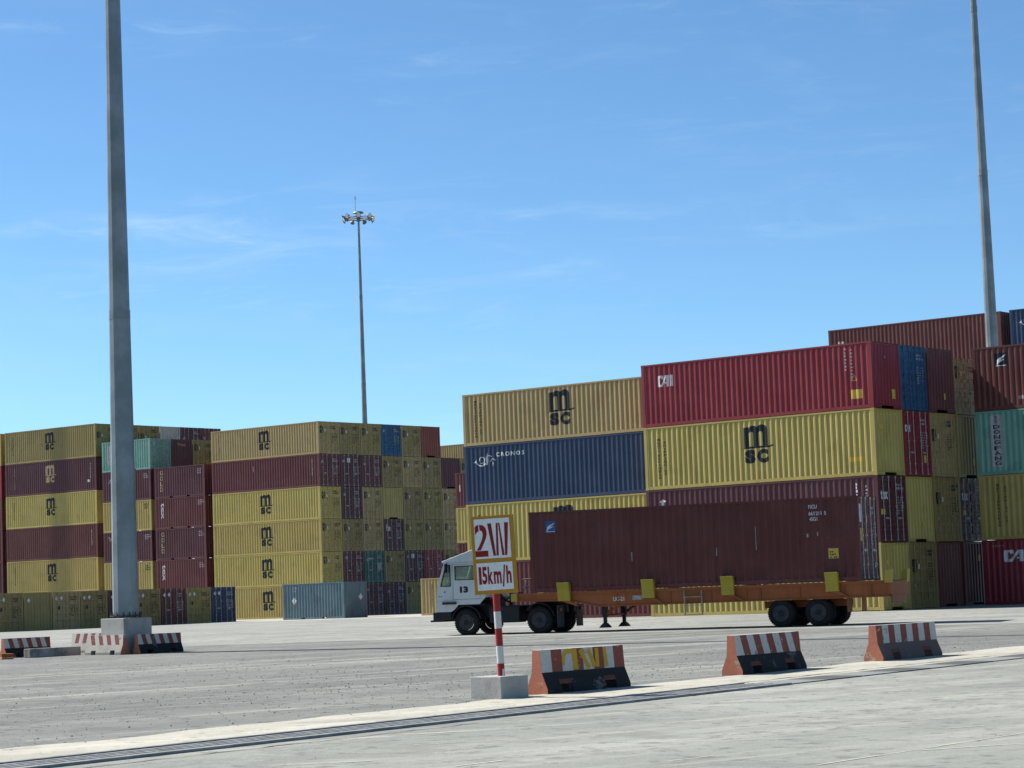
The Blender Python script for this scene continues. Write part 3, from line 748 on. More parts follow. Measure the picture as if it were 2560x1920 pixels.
t = near(dz, 7.4, 2, 'mint', 'wall', 'mint green container with white DONG FANG panel, third level by the right edge', [('stack', 'DONG', -5.25, 2.25, 0.33, 0.178, 0.229, M_INK), ('stack', 'FANG', -5.25, 1.29, 0.33, 0.178, 0.229, M_INK)], G_R)
def dfpanel(): return Sh().rect(-5.38, 0.36, 0.60, 2.33)
link('lettering_panel', cached(('dfp',), lambda: conform(dfpanel().xf(0, 0.0), L40, 0.002)), plain('faded_white_panel', (0.46, 0.46, 0.48), 0.7, 0, 0.12), t)
def hanzi():
    s = Sh()
    for dx, dz_, pts in ((0, .5, [[(.05, .8), (.95, .8)], [(.5, 1), (.2, .4), (.9, .42)], [(.55, .75), (.55, -.05)], [(.3, .25), (.1, .0)], [(.75, .25), (.95, .02)]]),
                         (0, -.75, [[(.5, 1.05), (.5, .85)], [(.05, .78), (.95, .78)], [(.42, .75), (.36, .35), (.08, .0)], [(.42, .48), (.82, .48), (.76, .02), (.6, .05)]])):
        for p in pts: s.stroke([(dx + a, dz_ + b) for a, b in p], .13)
    return s
side_mark(t, L40, ('hanzi',), lambda: hanzi().xf(-5.2, 2.43, 0.22, 0.145), M_INK)
near(dz, 7.4, 3, 'oxide', 'wall', 'red oxide container with small square flag emblem, topmost by the right edge', [('rect', -5.0, 1.95, 0.62, 0.62, M_INK), ('lines', 76, -3.9, -2.2, 0.42, 1, 0.1, 0.16, M_GREYW)], G_R).name = 'shipping_container'
_top = [o for o in COL.objects if o.get('label', '').startswith('red oxide container with small square')][0]
side_mark(_top, L40, ('flag1',), lambda: flag().xf(-5.0, 1.95, 0.62), M_WHITE, 'logo')
bx = Block(15.54, 101.05)
place(NEAR, 14.8, 41.83, 5 * PH, L40, HC, 'oxide', 'wall', 'long red oxide container behind the crimson top one, high on a farther stack', None, [('lines', 77, -5.4, -5.0, 1.95, 2, 0.2, 0.14, M_WHITE)])
place(NEAR, 14.8 - 0.6 - L40, 41.83, 5 * PH, L40, HC, 'navy', 'wall', 'navy blue container with white swirl emblem, high up at the right edge', None,
      [('shape', 'swirl', swirl, -5.35, HC - 1.02, 0.92, 0.62, M_WHITE), ('text', 'C R O N O S', -4.05, HC - 0.62, 1.75, 0.21, 0.03, M_WHITE)])

# ------------------------------------------------------------------ ground
EV = Vector((math.sin(A_YARD), math.cos(A_YARD), 0)); NV = Vector((-math.cos(A_YARD), math.sin(A_YARD), 0))
P0 = Vector((-0.69, 37.1, 0))
def tp(t, s, up=0.0):
    """a point t metres along the drain and s metres to its yard side"""
    p = P0 + EV * t + NV * s
    return Vector((p.x, p.y, gz(p.y) + up))

def ground_material(name, dark, light, cream, far=False):
    m, nt, N, L, P = newmat(name); dark, light, cream = alb(dark), alb(light), alb(cream)
    v = N.new('ShaderNodeTexCoord').outputs['Object']
    blot = noise(N, L, v, 0.16, 5, 0.6, 0.3)
    ang = R(-34) if not far else R(14)
    st = noise(N, L, mapping(N, L, mapping(N, L, v, rot=(0, 0, ang)), (0.07, 0.9, 1)), 1.0, 6, 0.65, 0.4)
    st2 = noise(N, L, mapping(N, L, mapping(N, L, v, rot=(0, 0, ang + R(9))), (0.16, 2.6, 1)), 1.0, 6, 0.7, 0.5)
    grit = noise(N, L, v, 9.0, 6, 0.75)
    pep = noise(N, L, v, 2.7, 5, 0.7)
    c = mixc(N, L, ramp(N, L, blot, 0.32, 0.68), tuple(dark), tuple(light))
    c = mixc(N, L, mul(N, L, ramp(N, L, st, 0.50, 0.68), 0.75), c, tuple(cream))
    c = mixc(N, L, mul(N, L, mul(N, L, ramp(N, L, st2, 0.54, 0.66), ramp(N, L, blot, 0.3, 0.6, True)), 0.8), c, tuple(cream))
    c = mixc(N, L, mul(N, L, ramp(N, L, pep, 0.54, 0.66), 0.75), c, tuple(x * 0.55 for x in dark))
    c = mixc(N, L, mul(N, L, ramp(N, L, grit, 0.55, 0.75), 0.42), c, tuple(x * 0.6 for x in dark))
    c = mixc(N, L, mul(N, L, ramp(N, L, grit, 0.25, 0.42, True), 0.35), c, tuple(cream))
    P.inputs["Roughness"].default_value = 0.92; P.inputs['Specular IOR Level'].default_value = 0.25
    b = N.new('ShaderNodeBump'); b.inputs['Strength'].default_value = 0.55; b.inputs['Distance'].default_value = 0.03
    pat = noise(N, L, v, 0.45, 6, 0.75, 0.6)
    c = mixc(N, L, mul(N, L, ramp(N, L, pat, 0.52, 0.60), 0.45), c, tuple(x * 0.72 for x in dark))
    L.new(c, P.inputs['Base Color'])
    h = N.new('ShaderNodeMath'); h.operation = 'ADD'; L.new(grit, h.inputs[0]); L.new(pep, h.inputs[1])
    L.new(h.outputs[0], b.inputs['Height']); L.new(b.outputs[0], P.inputs['Normal'])
    return m
M_YARD = ground_material('dusty_yard_asphalt', (0.165, 0.172, 0.162), (0.24, 0.246, 0.230), (0.43, 0.43, 0.385))
M_FAR = ground_material('pale_yard_concrete', (0.265, 0.272, 0.255), (0.36, 0.365, 0.335), (0.50, 0.50, 0.445), True)
M_APRON = ground_material('bleached_apron', (0.44, 0.43, 0.38), (0.53, 0.51, 0.45), (0.60, 0.59, 0.53), True)
M_STRIP = ground_material('cream_concrete_strip', (0.46, 0.445, 0.375), (0.54, 0.52, 0.44), (0.62, 0.60, 0.52))
M_ROAD = ground_material('pale_road_concrete', (0.27, 0.28, 0.255), (0.35, 0.36, 0.325), (0.46, 0.46, 0.405))

def sheet(name, pts, mat, up, kind='structure'):
    """flat sheet over the sloping yard; every corner takes the height of the ground"""
    mb = MB(); vs = [(x, y, gz(y) + up) for x, y in pts]
    mb.add(vs, [tuple(range(len(vs)))])
    o = put(name, mb, mat); tag(o, None, None, None, kind); return o
def ground():
    mb = MB(); ys = [-60, 105, 3500]
    vs = []
    for y in ys: vs += [(-2200, y, gz(y)), (2200, y, gz(y))]
    mb.add(vs, [(0, 1, 3, 2), (2, 3, 5, 4)])
    tag(put('ground', mb, M_YARD), None, None, None, 'structure')
ground()
def wavy(pts, amp, step, seed):
    """resamples an edge with a ragged wander so sheets do not end in a ruled line"""
    rnd = random.Random(seed); out = []
    for a, b in zip(pts, pts[1:]):
        a, b = Vector(a), Vector(b); n = max(1, int((b - a).length / step)); d = (b - a).normalized(); q = Vector((-d.y, d.x))
        for i in range(n):
            p = a + (b - a) * i / n + q * rnd.uniform(-amp, amp); out.append((p.x, p.y))
    return out + [tuple(pts[-1])]
far_edge = wavy([(-90, 96), (-32, 88.5), (-2.2, 83.4), (9.0, 78.4), (26, 71.0), (90, 44)], 0.25, 1.2, 3)
mb = MB()
def strip_mesh(name, edge_pts, other_pts, mat, up):
    mb = MB(); n = len(edge_pts); vs = [(x, y, gz(y) + up) for x, y in edge_pts] + [(x, y, gz(y) + up) for x, y in other_pts]
    mb.add(vs, [(i, i + 1, n + i + 1, n + i) for i in range(n - 1)])
    return tag(put(name, mb, mat), None, None, None, 'structure')
strip_mesh('truck_lane', far_edge, [(x, 104.95) for x, y in far_edge], M_FAR, 0.004)
far2 = [(-90, 104.95), (90, 104.95)]
strip_mesh('truck_lane', far2, [(-180, 420), (260, 420)], M_FAR, 0.004)
# bleached apron along the foot of the stacks
ap = [(-60, 136), (-30, 149), (-12, 161), (-3, 156)]
apn = wavy([BAY.o.xy + BAY.d.xy * 34 + BAY.e.xy * -40, BAY.o.xy + BAY.d.xy * -1 + BAY.e.xy * -19.5, BAY.o.xy + BAY.d.xy * -30 + BAY.e.xy * -19.5], 0.3, 2.0, 8)
strip_mesh('apron', apn, [tuple(Vector(p) + BAY.e.xy * 60) for p in apn], M_APRON, 0.010)
strip_n = wavy([tuple(tp(t, 0).xy) for t in (-34, 40)], 0.0, 1.0, 1)
strip_f = []
rnd = random.Random(5)
for i in range(len(strip_n)):
    t = -34 + 74 * i / (len(strip_n) - 1); s = 2.2 + (0.9 if t < -6 else 0) * min(1, (-6 - t) / 6 if t < -6 else 0) + rnd.uniform(-0.16, 0.16); strip_f.append(tuple(tp(t, s).xy))
strip_mesh('drain_kerb_strip', strip_n, strip_f, M_STRIP, 0.006)
rn = [tuple(tp(t, -1.1).xy) for t in (-40, 44)]; rf = [tuple(tp(t, -60).xy) for t in (-40, 44)]
strip_mesh('road', rn, rf, M_ROAD, 0.004)
# cracks and joints that run beside the drain
M_CRACK = plain('dark_crack', (0.05, 0.055, 0.05), 0.9, 0, 0.4)
M_SEAL = plain('pale_joint_sealant', (0.66, 0.63, 0.52), 0.8, 0, 0.15)
def line_mesh(name, pts, w, mat, up, seed, amp):
    e = wavy(pts, amp, 0.35, seed); rnd = random.Random(seed); mb = MB(); n = len(e)
    L_, R_ = [], []
    for i, p in enumerate(e):
        a = Vector(e[max(0, i - 1)]); b = Vector(e[min(n - 1, i + 1)]); d = (b - a).normalized(); q = Vector((-d.y, d.x)) * w * 0.5 * rnd.uniform(0.35, 1.25)
        L_.append((p[0] + q.x, p[1] + q.y, gz(p[1]) + up)); R_.append((p[0] - q.x, p[1] - q.y, gz(p[1]) + up))
    mb.add(L_ + R_, [(i, i + 1, n + i + 1, n + i) for i in range(n - 1)])
    return tag(put(name, mb, mat), None, None, None, 'structure')
line_mesh('pavement_joint', [tuple(tp(t, 0.30).xy) for t in (-30, 38)], 0.06, M_CRACK, 0.012, 11, 0.03)
line_mesh('pavement_crack', [tuple(tp(t, -1.62).xy) for t in (-16, -2)], 0.045, M_CRACK, 0.010, 12, 0.05)
line_mesh('pavement_joint', [(3.04, 25.18), (6.02, 28.69), (10, 33.4)], 0.035, M_SEAL, 0.010, 13, 0.012)
line_mesh('pavement_joint', [(1.6, 29.4), (3.3, 29.2), (4.9, 30.2)], 0.02, M_SEAL, 0.010, 14, 0.02)
# skid and dust scuffs on the road
rnd = random.Random(21)
for i in range(9):
    x = rnd.uniform(-3, 6.5); y = rnd.uniform(25, 33)
    line_mesh('dust_scuff', [(x, y), (x + rnd.uniform(.5, 1.6), y + rnd.uniform(.1, .6))], rnd.uniform(.03, .07), M_SEAL, 0.009, 30 + i, 0.02)

# faint tyre marks swinging across the road and the yard
M_TYRE = plain('tyre_dark_concrete', (0.262, 0.27, 0.247), 0.9, 0, 0.12, 1.2)
M_TYREY = plain('tyre_dark_asphalt', (0.115, 0.12, 0.114), 0.9, 0, 0.15, 1.2)
for i, (cx, cy, r, a0, a1) in enumerate([]):
    pts = [(cx + r * math.cos(R(a0 + (a1 - a0) * k / 24)), cy + r * math.sin(R(a0 + (a1 - a0) * k / 24))) for k in range(25)]
    pts = [p for p in pts if (Vector((p[0], p[1], 0)) - P0).dot(NV) < -1.9]
    if len(pts) > 3: line_mesh('tyre_mark', pts, .42, M_TYRE, 0.0085 + 0.0004 * i, 60 + i, 0.03)
for i, (s, a, b) in enumerate([]):
    line_mesh('tyre_mark', [tuple(tp(a + (b - a) * k / 10, s + 1.6 * math.sin(k * .35 + i)).xy) for k in range(11)], .40, M_TYREY, 0.006 + 0.0004 * i, 70 + i, 0.04)

# the drain: a long bar grate, then cover slabs
gx = math.atan2(EV.y, EV.x)
def drain():
    t0, t1 = -18.0, 7.4
    g = thing('drain_grate', 'long steel bar grate over the drain channel along the road edge', 'drain grate', tp(t0, -1.1), 0)
    def local(t, s, up): q = tp(t, s, up) - tp(t0, -1.1); return q
    def bar(mb, t_a, t_b, s_a, s_b, u0, u1):
        vs = [local(t_a, s_a, u0), local(t_b, s_a, u0), local(t_b, s_b, u0), local(t_a, s_b, u0), local(t_a, s_a, u1), local(t_b, s_a, u1), local(t_b, s_b, u1), local(t_a, s_b, u1)]
        mb.add(vs, [(0, 3, 2, 1), (4, 5, 6, 7), (0, 1, 5, 4), (1, 2, 6, 5), (2, 3, 7, 6), (3, 0, 4, 7)])
    ch = MB(); vs = [local(t0, -1.1, 0.003), local(t1, -1.1, 0.003), local(t1, 0, 0.003), local(t0, 0, 0.003)]; ch.add(vs, [(0, 1, 2, 3)])
    put('channel', ch, plain('channel_shade_sheet', (0.012, 0.014, 0.016), 0.9), g)  # flat dark sheet on the ground; its colour stands for the channel's shaded depth
    gr = MB()
    n = 5
    for i in range(n + 1):
        s = -1.05 + 1.0 * i / n; bar(gr, t0, t1, s - 0.055, s + 0.055, 0.005, 0.03 + (0.012 if i in (0, n) else 0))
    t = t0
    while t < t1: bar(gr, t, t + 0.03, -1.06, -0.04, 0.006, 0.026); t += 0.5
    put('grating', gr, plain('worn_grating_steel', (0.30, 0.305, 0.29), 0.6, 0.15, 0.35, 3), g)
    mA, mB = concrete('pale_cover_slab', (0.27, 0.285, 0.275)), concrete('dark_cover_slab', (0.115, 0.12, 0.118))
    t = 7.5; k = 0
    rnd = random.Random(4)
    while t < 27:
        ln = rnd.uniform(1.2, 1.7); mb = MB(); o0 = tp(t, -1.0)
        vs = []
        for u in (0.0, 0.018):
            for tt, ss in ((0.01, 0), (ln - 0.02, 0), (ln - 0.02, 0.9), (0.01, 0.9)): q = tp(t + tt, -1.0 + ss, u) - o0; vs.append(q)
        mb.add(vs, [(0, 3, 2, 1), (4, 5, 6, 7), (0, 1, 5, 4), (1, 2, 6, 5), (2, 3, 7, 6), (3, 0, 4, 7)])
        o = put('drain_cover', mb, mB if k % 2 else mA, loc=o0)
        tag(o, ('dark' if k % 2 else 'pale') + ' concrete drain cover slab in the line past the end of the grate', 'drain cover', 'concrete slabs covering the drain')
        t += ln; k += 1
drain()

# loose stones and grit
def stones():
    rnd = random.Random(17); mb = MB()
    def stone(x, y, r):
        z = gz(y); n = 5; ph = rnd.uniform(0, 6); vs = []
        for rr, h in ((r, 0.0), (r * rnd.uniform(.7, 1.0), r * .55), (r * .35, r * rnd.uniform(.8, 1.1))):
            for i in range(n):
                a = ph + 2 * math.pi * i / n; q = rr * rnd.uniform(.75, 1.2); vs.append((x + q * math.cos(a), y + q * math.sin(a) * .8, z + h))
        fs = [(j * n + i, j * n + (i + 1) % n, (j + 1) * n + (i + 1) % n, (j + 1) * n + i) for j in range(2) for i in range(n)] + [tuple(2 * n + i for i in range(n))]
        mb.add(vs, fs)
    cl = [(rnd.uniform(-26, 26), rnd.uniform(2.5, 26)) for i in range(60)]
    for i in range(8500):
        if rnd.random() < .45: c_ = rnd.choice(cl); t, s = rnd.gauss(c_[0], 2.2), max(2.1, rnd.gauss(c_[1], .8))
        else: t = rnd.uniform(-26, 26); s = rnd.choice((rnd.uniform(2.0, 8), rnd.uniform(2, 22), rnd.uniform(2, 40)))
        p = tp(t, s); stone(p.x, p.y, rnd.choice((.005, .006, .008, .010, .014)) * rnd.uniform(.7, 1.4))
    for i in range(160):
        p = tp(rnd.uniform(-18, 14), rnd.uniform(-12, 2.2)); stone(p.x, p.y, rnd.uniform(.005, .013))
    o = put('gravel', mb, concrete('loose_stone', (0.22, 0.22, 0.205))); tag(o, 'loose stones and grit scattered over the yard', 'gravel', None, 'stuff')
stones()

# ------------------------------------------------------------------ lamp masts
M_CONC = concrete('grey_concrete', (0.44, 0.43, 0.40), 0.92, 0.55, 2.0)
M_LAMPGLASS = plain('lamp_glass', (0.80, 0.84, 0.86), 0.12, 0, 0.05, 3, 0.8)
M_LAMPBODY = plain('grey_lamp_body', (0.20, 0.22, 0.24), 0.5, 0.3)
def mast(loc, rz, label, k=1.0, plinth=True):
    t = thing('lamp_mast', label, 'lamp mast', loc, rz, 'tall floodlight masts of the yard')
    h0 = 1.18 if plinth else 0.0; H = 39.5
    if plinth:
        put('concrete_plinth', MB().box(-0.595, 0.595, -0.595, 0.595, -0.1, h0), M_CONC, t, bevel=0.02)
        fl = MB().lathe([(0.53, h0 + 0.05), (0.53, h0 + 0.09)], 20)
        for i in range(14):
            a = 2 * math.pi * i / 14; fl.tube((.49 * math.cos(a), .49 * math.sin(a), h0), (.49 * math.cos(a), .49 * math.sin(a), h0 + 0.2), 0.018, 6)
            fl.tube((.49 * math.cos(a), .49 * math.sin(a), h0 + 0.09), (.49 * math.cos(a), .49 * math.sin(a), h0 + 0.125), 0.035, 6)
        put('base_flange', fl, plain('dark_bolted_steel', (0.07, 0.075, 0.08), 0.6, 0.4), t)
    def rad(z): return k * (0.44 - 0.0083 * (z - 1.2))
    zs = [h0 + 0.05, 11.2, 22.6, 31.5, H]
    for i in range(4):
        a, b = zs[i], zs[i + 1] + (0.25 if i < 3 else 0)
        ex = 0.012 if i < 3 else 0
        put('pole_section', MB().lathe([(rad(a) - 0.010, a), (rad(b) - 0.010, b)] if i else [(rad(a), a), (rad(b) - 0.002, b)], 12, phase=R(15)), M_STEEL, t)
        if i < 3: put('slip_joint', MB().lathe([(rad(b) + 0.006, b - 0.30), (rad(b) + 0.006, b + 0.01)], 12, phase=R(15)), M_STEEL, t)
    if False:
        rr = rad(2.2); put('access_door', MB().box(-.13, .13, -rr - .012, -rr + .06, 1.75, 2.55).box(-.02, .02, -rr - .03, -rr - .012, 2.1, 2.2), M_STEEL, t, rot=(0, 0, R(42)), bevel=.006)
    # lantern ring
    z = H
    hd = MB().lathe([(.62, z + .62), (.50, z + .76), (.15, z + .82)], 16).lathe([(.22, z - .1), (.30, z + .62)], 12)
    put('canopy', hd, M_LAMPBODY, t)
    rg = MB().lathe([(1.38, z + .05), (1.46, z + .05), (1.46, z + .13), (1.38, z + .13)], 24, close=True)
    for i in range(6):
        a = 2 * math.pi * i / 6 + .2; rg.tube((.2 * math.cos(a), .2 * math.sin(a), z + .09), (1.38 * math.cos(a), 1.38 * math.sin(a), z + .09), .035, 6)
    put('ring', rg, M_LAMPBODY, t)
    for i in range(16):
        a = 2 * math.pi * i / 16; dn = R(-28 if i % 2 else -12); zz = z + (.26 if i % 2 == 0 else .0)
        o = Vector((math.cos(a), math.sin(a), 0)); f = (o * math.cos(dn) + Vector((0, 0, math.sin(dn)))).normalized(); c = o * 1.58 + Vector((0, 0, zz))
        lamp = put('floodlight', MB().tube(c - f * .02, c + f * .2, .10, 10, .26).tube(c - f * .16, c - f * .02, .09, 8, .10), M_LAMPBODY, t)
        put('lens', MB().tube(c + f * .2, c + f * .215, .245, 10), M_LAMPGLASS, lamp)
        put('bracket', MB().tube((o.x * 1.42, o.y * 1.42, z + .09), c, .03, 5), M_LAMPBODY, t)
    put('lightning_rod', MB().tube((-.42, 0, z + .6), (-.42, 0, z + 2.3), .022, 6).tube((-.42, 0, z + 2.05), (-.42, 0, z + 2.4), .05, 6), M_LAMPBODY, t)
    return t
B41 = R(41)
m0 = mast((-13.09, 78.44, gz(78.44)), -B41, 'tall grey steel lamp mast bolted to a concrete plinth among striped barriers')
def dup_mast(loc, label, s=None):
    c = copy_tree(m0); c.location = loc; c['label'] = label
    if s: c.scale = s
    return c
dup_mast((-14.88, 235.0, 0), 'slender lamp mast whose round floodlight head shows above the middle stack', (0.92, 0.92, 1.0))
dup_mast((25.5, 124.0, 0), 'tall lamp mast rising behind the topmost container at the right edge')
_a = BAY.at(27 + 4.9, 0.5, 0, 0) - BAY.e * CW / 2
dup_mast((_a.x - 17 * math.cos(SUN_AZ), _a.y + 17 * math.sin(SUN_AZ), 0), 'tall lamp mast outside the picture whose shadow crosses the tall stack')

# ------------------------------------------------------------------ striped barriers
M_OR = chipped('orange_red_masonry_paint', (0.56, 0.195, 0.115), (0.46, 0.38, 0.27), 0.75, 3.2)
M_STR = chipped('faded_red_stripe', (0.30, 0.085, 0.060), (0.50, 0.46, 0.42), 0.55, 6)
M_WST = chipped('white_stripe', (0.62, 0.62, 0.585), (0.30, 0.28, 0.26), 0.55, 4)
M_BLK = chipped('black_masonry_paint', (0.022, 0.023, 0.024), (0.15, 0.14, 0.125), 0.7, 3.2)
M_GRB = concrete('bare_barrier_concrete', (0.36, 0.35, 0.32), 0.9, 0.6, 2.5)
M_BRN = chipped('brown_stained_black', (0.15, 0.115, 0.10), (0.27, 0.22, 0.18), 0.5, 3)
def barrier(loc, rz, label, L=2.35, s=1.0, lower=M_BLK, slant=0.0, n=9, ends=(M_OR, M_OR), first_white=True, slot_paint=None, group='striped concrete barriers in the yard'):
    t = thing('concrete_barrier', label, 'barrier', loc, rz, group)
    wb, wm, wt, zb, zm, zt = 0.24 * s, 0.115 * s, 0.085 * s, 0.09 * s, 0.385 * s, 0.78 * s
    yc = wb
    low = lambda z0: [(yc - wb, z0), (yc + wb, z0)] + ([(yc + wb, zb), (yc + wm, zm), (yc - wm, zm), (yc - wb, zb)] if z0 < zb else [(yc + wb - (z0 - zb) / (zm - zb) * (wb - wm), z0)][:0] + [(yc + wm, zm), (yc - wm, zm)])
    def lowp(z0):
        if z0 < zb: return [(yc - wb, z0), (yc + wb, z0), (yc + wb, zb), (yc + wm, zm), (yc - wm, zm), (yc - wb, zb)]
        f = (z0 - zb) / (zm - zb); h = wb - f * (wb - wm); return [(yc - h, z0), (yc + h, z0), (yc + wm, zm), (yc - wm, zm)]
    a1, a2, b1, b2 = .17 * L, .30 * L, .70 * L, .83 * L; e = 0.004
    mb = MB()
    for xa, xb, z0 in ((e, a1, 0), (a1, a2, .17 * s), (a2, b1, 0), (b1, b2, .17 * s), (b2, L - e, 0)): mb.prism(lowp(z0), 'x', xa, xb)
    body = put('base', mb, lower, t, weld=False)
    up = [(yc - wm, zm), (yc + wm, zm), (yc + wt, zt), (yc - wt, zt)]
    mb = MB()
    for i in range(n):
        xa, xb = e + (L - 2 * e) * i / n, e + (L - 2 * e) * (i + 1) / n
        vs = []
        for xx, sl in ((xa, i), (xb, i + 1)):
            k = 0 if sl in (0, n) else slant
            vs += [(xx - k, yc - wm, zm), (xx - k, yc + wm, zm), (xx + k, yc + wt, zt), (xx + k, yc - wt, zt)]
        mb.add(vs, [(0, 1, 5, 4), (1, 2, 6, 5), (2, 3, 7, 6), (3, 0, 4, 7)], 0 if (i % 2 == 0) == first_white else 1)
    put('striped_top', mb, [M_WST, M_STR], t)
    put('white_cap', MB().box(e, L - e, yc - wt + .004, yc + wt - .004, zt - .02, zt + .004), M_WST, t)
    pe = [(yc - wb, 0), (yc + wb, 0), (yc + wb, zb), (yc + wm, zm), (yc + wt, zt), (yc - wt, zt), (yc - wm, zm), (yc - wb, zb)]
    put('painted_end', MB().prism(pe, 'x', 0, e), ends[0], t)
    put('painted_end', MB().prism(pe, 'x', L - e, L), ends[1], t)
    sl = MB()
    for xa, xb in ((a1, a2), (b1, b2)): sl.box(xa + .005, xb - .005, yc - .02, yc + .02, 0, .169 * s)
    put('slot_shadow_core', sl, M_DARK, t) if False else None
    if slot_paint:
        f0 = (.17 * s - zb) / (zm - zb); f1 = f0 + .28
        for xa, xb in ((a1, a2), (b1, b2)):
            y0 = yc - (wb - f0 * (wb - wm)) - .003; y1 = yc - (wb - f1 * (wb - wm)) - .003
            z0, z1 = .17 * s, .17 * s + .28 * (zm - zb)
            put('slot_rim', MB().add([(xa - .03, y0, z0), (xb + .03, y0, z0), (xb, y1, z1), (xa, y1, z1)], [(0, 1, 2, 3)]), slot_paint, t)
    return t
E_RZ = math.atan2(EV.y, EV.x)
def on(x, y): return (x, y, gz(y))
M_SLOT = chipped('rusty_red_slot_paint', (0.20, 0.06, 0.045), (0.2, 0.18, 0.16), 0.4, 5)
b1 = barrier(on(0.43, 41.97), E_RZ + R(-2.0), 'chipped barrier with yellow 2W painted over its stripes, beside the sign block', 2.40, 1.0, M_BLK, 0.0, 8, slot_paint=M_SLOT)
def paint_2w():
    """the yellow brush letters on the sloping striped face"""
    yc, wm, wt, zm, zt = .24, .115, .085, .385, .78
    sh = Sh()
    sh.stroke(arc(.77, .56, .14, .18, 205, 75, 8) + [(.875, .735)], [.03] + [.09] * 8 + [.07]); sh.poly([(.882, .77), (1.03, .77), (1.04, .40), (.90, .40)])
    for pts in ([(1.13, .75), (1.36, .40)], [(1.37, .75), (1.52, .42)], [(1.61, .76), (1.60, .42)], [(1.84, .76), (1.86, .41)]): sh.stroke(pts, .105)
    me = bpy.data.meshes.new('2w')
    me.from_pydata([(x, yc - (wm + (wt - wm) * (z - zm) / (zt - zm)) - .004, z) for x, z in sh.v], [], sh.f); me.materials.append(None)
    o = link('painted_letters', me, chipped('yellow_brush_paint', (0.68, 0.40, 0.03), (0.5, 0.45, 0.38), 0.2, 6), b1)
    return o
paint_2w()
b2 = barrier(on(4.32, 46.55), E_RZ + R(1.5), 'clean striped barrier with black base and orange end, standing second along the drain', 2.50, 1.0, M_BLK, -0.06, 10, slot_paint=M_SLOT)
b3 = barrier(on(7.71, 50.60), E_RZ, 'striped barrier with brown stained base, farthest along the drain past the trailer wheels', 2.62, 0.98, M_BRN, 0.0, 10, slot_paint=M_SLOT, first_white=False)
QZ, PZ = R(49), R(-41)
xd = Vector((math.cos(PZ), math.sin(PZ), 0)); Lp = 1.85
pc = Vector((-13.10, 77.25, 0)); pl = pc - xd * Lp
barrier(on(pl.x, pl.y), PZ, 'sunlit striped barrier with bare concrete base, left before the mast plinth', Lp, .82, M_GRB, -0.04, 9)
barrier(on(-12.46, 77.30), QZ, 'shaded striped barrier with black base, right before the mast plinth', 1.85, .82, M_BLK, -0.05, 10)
barrier(on(-17.10, 78.50), QZ, 'striped barrier with orange end at the left edge of the photo', 1.9, .82, M_BLK, -0.05, 10)
pc = Vector((-14.3, 80.9, 0)); pl = pc - xd * 1.85
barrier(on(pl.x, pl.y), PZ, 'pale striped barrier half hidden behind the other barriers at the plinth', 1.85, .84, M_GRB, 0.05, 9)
o = put('concrete_kerb_block', MB().box(0, 2.1, 0, .34, 0, .30), concrete('blotched_concrete', (0.40, 0.39, 0.36), .92, .9, 1.6, (0.10, .10, .10)), loc=on(-16.12, 77.55), rot=(0, 0, QZ), bevel=.02)
tag(o, 'low blotched concrete kerb block lying before the left striped barriers', 'kerb block')
def rubbish():
    t = thing('broken_traffic_cone', 'crushed orange brown scrap lying before the leftmost barrier', 'rubbish', on(-16.75, 77.0), R(20))
    put('crushed_base', MB().prism([(-.2, -.15), (.15, -.18), (.22, .1), (-.05, .18), (-.24, .08)], 'z', 0, .07), plain('pale_orange_plastic', (0.50, 0.24, 0.10), .7), t, bevel=.01)
    put('crushed_cone', MB().tube((-.18, .02, .1), (.2, -.03, .13), .11, 9, .05), plain('burnt_orange_plastic', (0.34, 0.12, 0.03), .7), t, bevel=.01)
rubbish()

